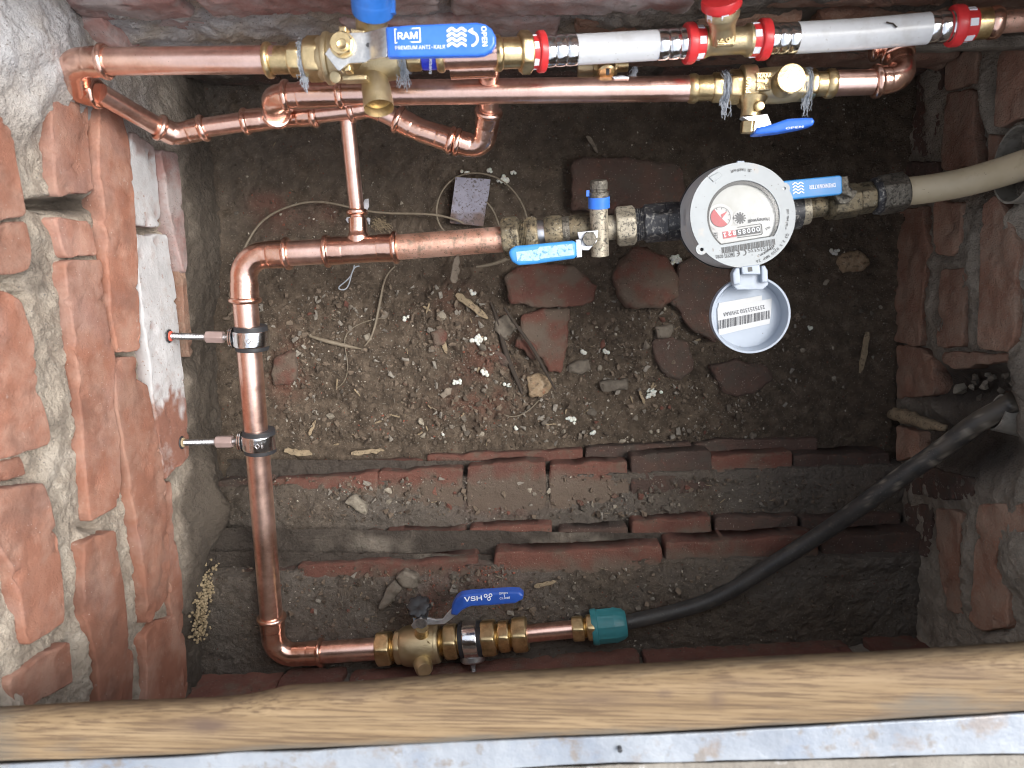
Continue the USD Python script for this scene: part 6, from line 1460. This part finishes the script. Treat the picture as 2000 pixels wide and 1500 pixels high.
# purple grey plastic tag standing in the soil behind the old pipe
tg = [(890, 346), (958, 350), (955, 378), (950, 400), (944, 442), (878, 436), (884, 390)]
base = CAM[2] - ground_at(918, 400)[0][2]
v, f = slab(Polygon(tg), 3, .8, 4, inner=6)
w = P(v[:, 0], v[:, 1], base - .012 - (440 - v[:, 1]) * .00012); w[:, 2] += v[:, 2] * .0004
n = fbm(w * 120, 4, 6)
w, f = orient((w, f))
single("plastic_tag", "soiled purple grey plastic tag lying on the soil behind the old copper pipe", "tag", (w, f), "tag_plastic", smooth=True, attrs={"dirt_shade": np.clip((v[:, 1] - 408) / 34 + (n - .5) * 4.5 + .15, 0, .9)})
for k, (x, y, s) in enumerate(((718, 400, .013), (684, 432, .010), (722, 432, .008), (872, 765, .016))):
    c = ground_at(x, y)[0]; v, f = stone(c + [0, 0, .004], (s, s * 1.5, s), 4400 + k, .35)
    single("foil_scrap", ["silvery foil scrap right of the copper riser's end", "silvery foil scrap left of the copper riser's end", "small silvery scrap beside the tee's branch", "grey torn plastic scrap in the rubble by the polystyrene"][k], "scrap", (v, f), "foil" if k < 3 else "old_wood", smooth=30)
r = np.random.default_rng(14)
mcx = ground_at(760, 440)[0]
tf_ = thing("fibre_tuft", "tuft of pale dry fibres lying above the copper tee's right end", "fibres", mcx)
curves(tf_, "fibres", [ground_at(740 + r.normal(0, 9), 435 + r.normal(0, 6))[0] + np.array([0, 0, .006]) + np.cumsum(np.c_[r.normal(.0008, .0008, 9), r.normal(-.0005, .0006, 9), r.normal(0, .0004, 9)], 0) for _ in range(60)], .0005, "splinter", kind="stuff")


# crumbs of soil, grit and chippings: far too many to count
def scatter(name, label, cat, parts_, n, regions, seed, smin, smax, power=2.2, needle=False):
    r = np.random.default_rng(seed); path = numbered("/World", name)
    pi = UsdGeom.PointInstancer.Define(stage, path)
    rel = []
    for k, mat in enumerate(parts_):
        pp = f"{path}/piece_{k + 1:03d}"
        if needle: v, f = boxm(np.zeros(3), (1.0, .12, .10))
        else: v, f = stone(np.zeros(3), (1, .8, .8), seed * 10 + k, .8, 9)
        usdkit.mesh(stage, pp, (v, f), "/World/Looks/" + mat, smooth=False); rel.append(Sdf.Path(pp))
    xs, ys = [], []
    tot = sum(q[4] for q in regions)
    for x0, y0, x1, y1, wt in regions:
        m = int(n * wt / tot); xs.append(r.uniform(x0, x1, m)); ys.append(r.uniform(y0, y1, m))
    xs, ys = np.concatenate(xs), np.concatenate(ys)
    w = ground_at(xs, ys)
    ok = (w[:, 0] > XL + .004) & (w[:, 0] < XR - .004) & (w[:, 1] < YT - .004)
    clus = fbm(w * 26, 3, seed + 2); ok &= clus > r.uniform(.25, .62, len(w))
    w = w[ok]; n = len(w)
    s = smin * (smax / smin) ** (r.random(n) ** power); w[:, 2] += s * .18
    q = r.normal(0, 1, (n, 4))
    if needle:
        a = r.uniform(0, math.pi, n); q = np.c_[np.cos(a), r.normal(0, .08, n), r.normal(0, .08, n), np.sin(a)]
    q /= np.linalg.norm(q, axis=1, keepdims=True)
    pi.CreatePrototypesRel().SetTargets(rel); pi.CreateProtoIndicesAttr(Vt.IntArray.FromNumpy(r.integers(0, len(parts_), n).astype(np.int32)))
    pi.CreatePositionsAttr(Vt.Vec3fArray.FromNumpy(w.astype(np.float32))); pi.CreateScalesAttr(Vt.Vec3fArray.FromNumpy(np.repeat(s[:, None], 3, 1).astype(np.float32)))
    pi.CreateOrientationsAttr(Vt.QuathArray([Gf.Quath(float(a), float(b), float(c), float(d)) for a, b, c, d in q]))
    tag(pi.GetPrim(), label, cat, None, "stuff")


ALL = [(400, 160, 1750, 900, 10), (430, 930, 1760, 1020, 2.2), (430, 1105, 1900, 1290, 4.0)]
scatter("soil_crumbs", "dark crumbs of soil strewn over the pit floor and ledges", "soil crumbs", ["crumb_dark", "crumb_brown", "crumb_dark"], 22000, ALL + [(560, 560, 1500, 870, 5)], 1, .0010, .0075)
scatter("soil_clods", "brown clods of soil between the stones", "soil clods", ["crumb_brown", "crumb_dark", "crumb_brown", "crumb_grey"], 3200, [(560, 560, 1560, 870, 6), (440, 500, 700, 860, 1), (640, 935, 1560, 1010, 1.3), (560, 1110, 1400, 1230, 1)], 7, .004, .015, 2.0)
scatter("grit", "grey grit and pale specks in the soil", "grit", ["crumb_grey", "crumb_brown", "crumb_grey", "crumb_pale"], 12000, ALL + [(560, 600, 1500, 870, 6), (640, 935, 1560, 1000, 2)], 2, .0007, .0045, 2.6)
scatter("brick_chippings", "small red brick chippings in the soil", "brick chippings", ["crumb_red"], 1000, [(830, 1105, 1010, 1200, 3), (560, 600, 1000, 860, 2), (930, 940, 1060, 1010, 1), (480, 370, 600, 460, .6)], 3, .0010, .0055)
scatter("straw_bits", "thin straw coloured fibres and bits on the soil", "straw bits", ["stalk", "stalk", "splinter"], 480, [(560, 560, 1500, 880, 6), (640, 930, 1560, 1010, 1), (430, 230, 1300, 480, 1), (560, 1110, 1300, 1220, .7)], 4, .0025, .008, 2.0, needle=True)
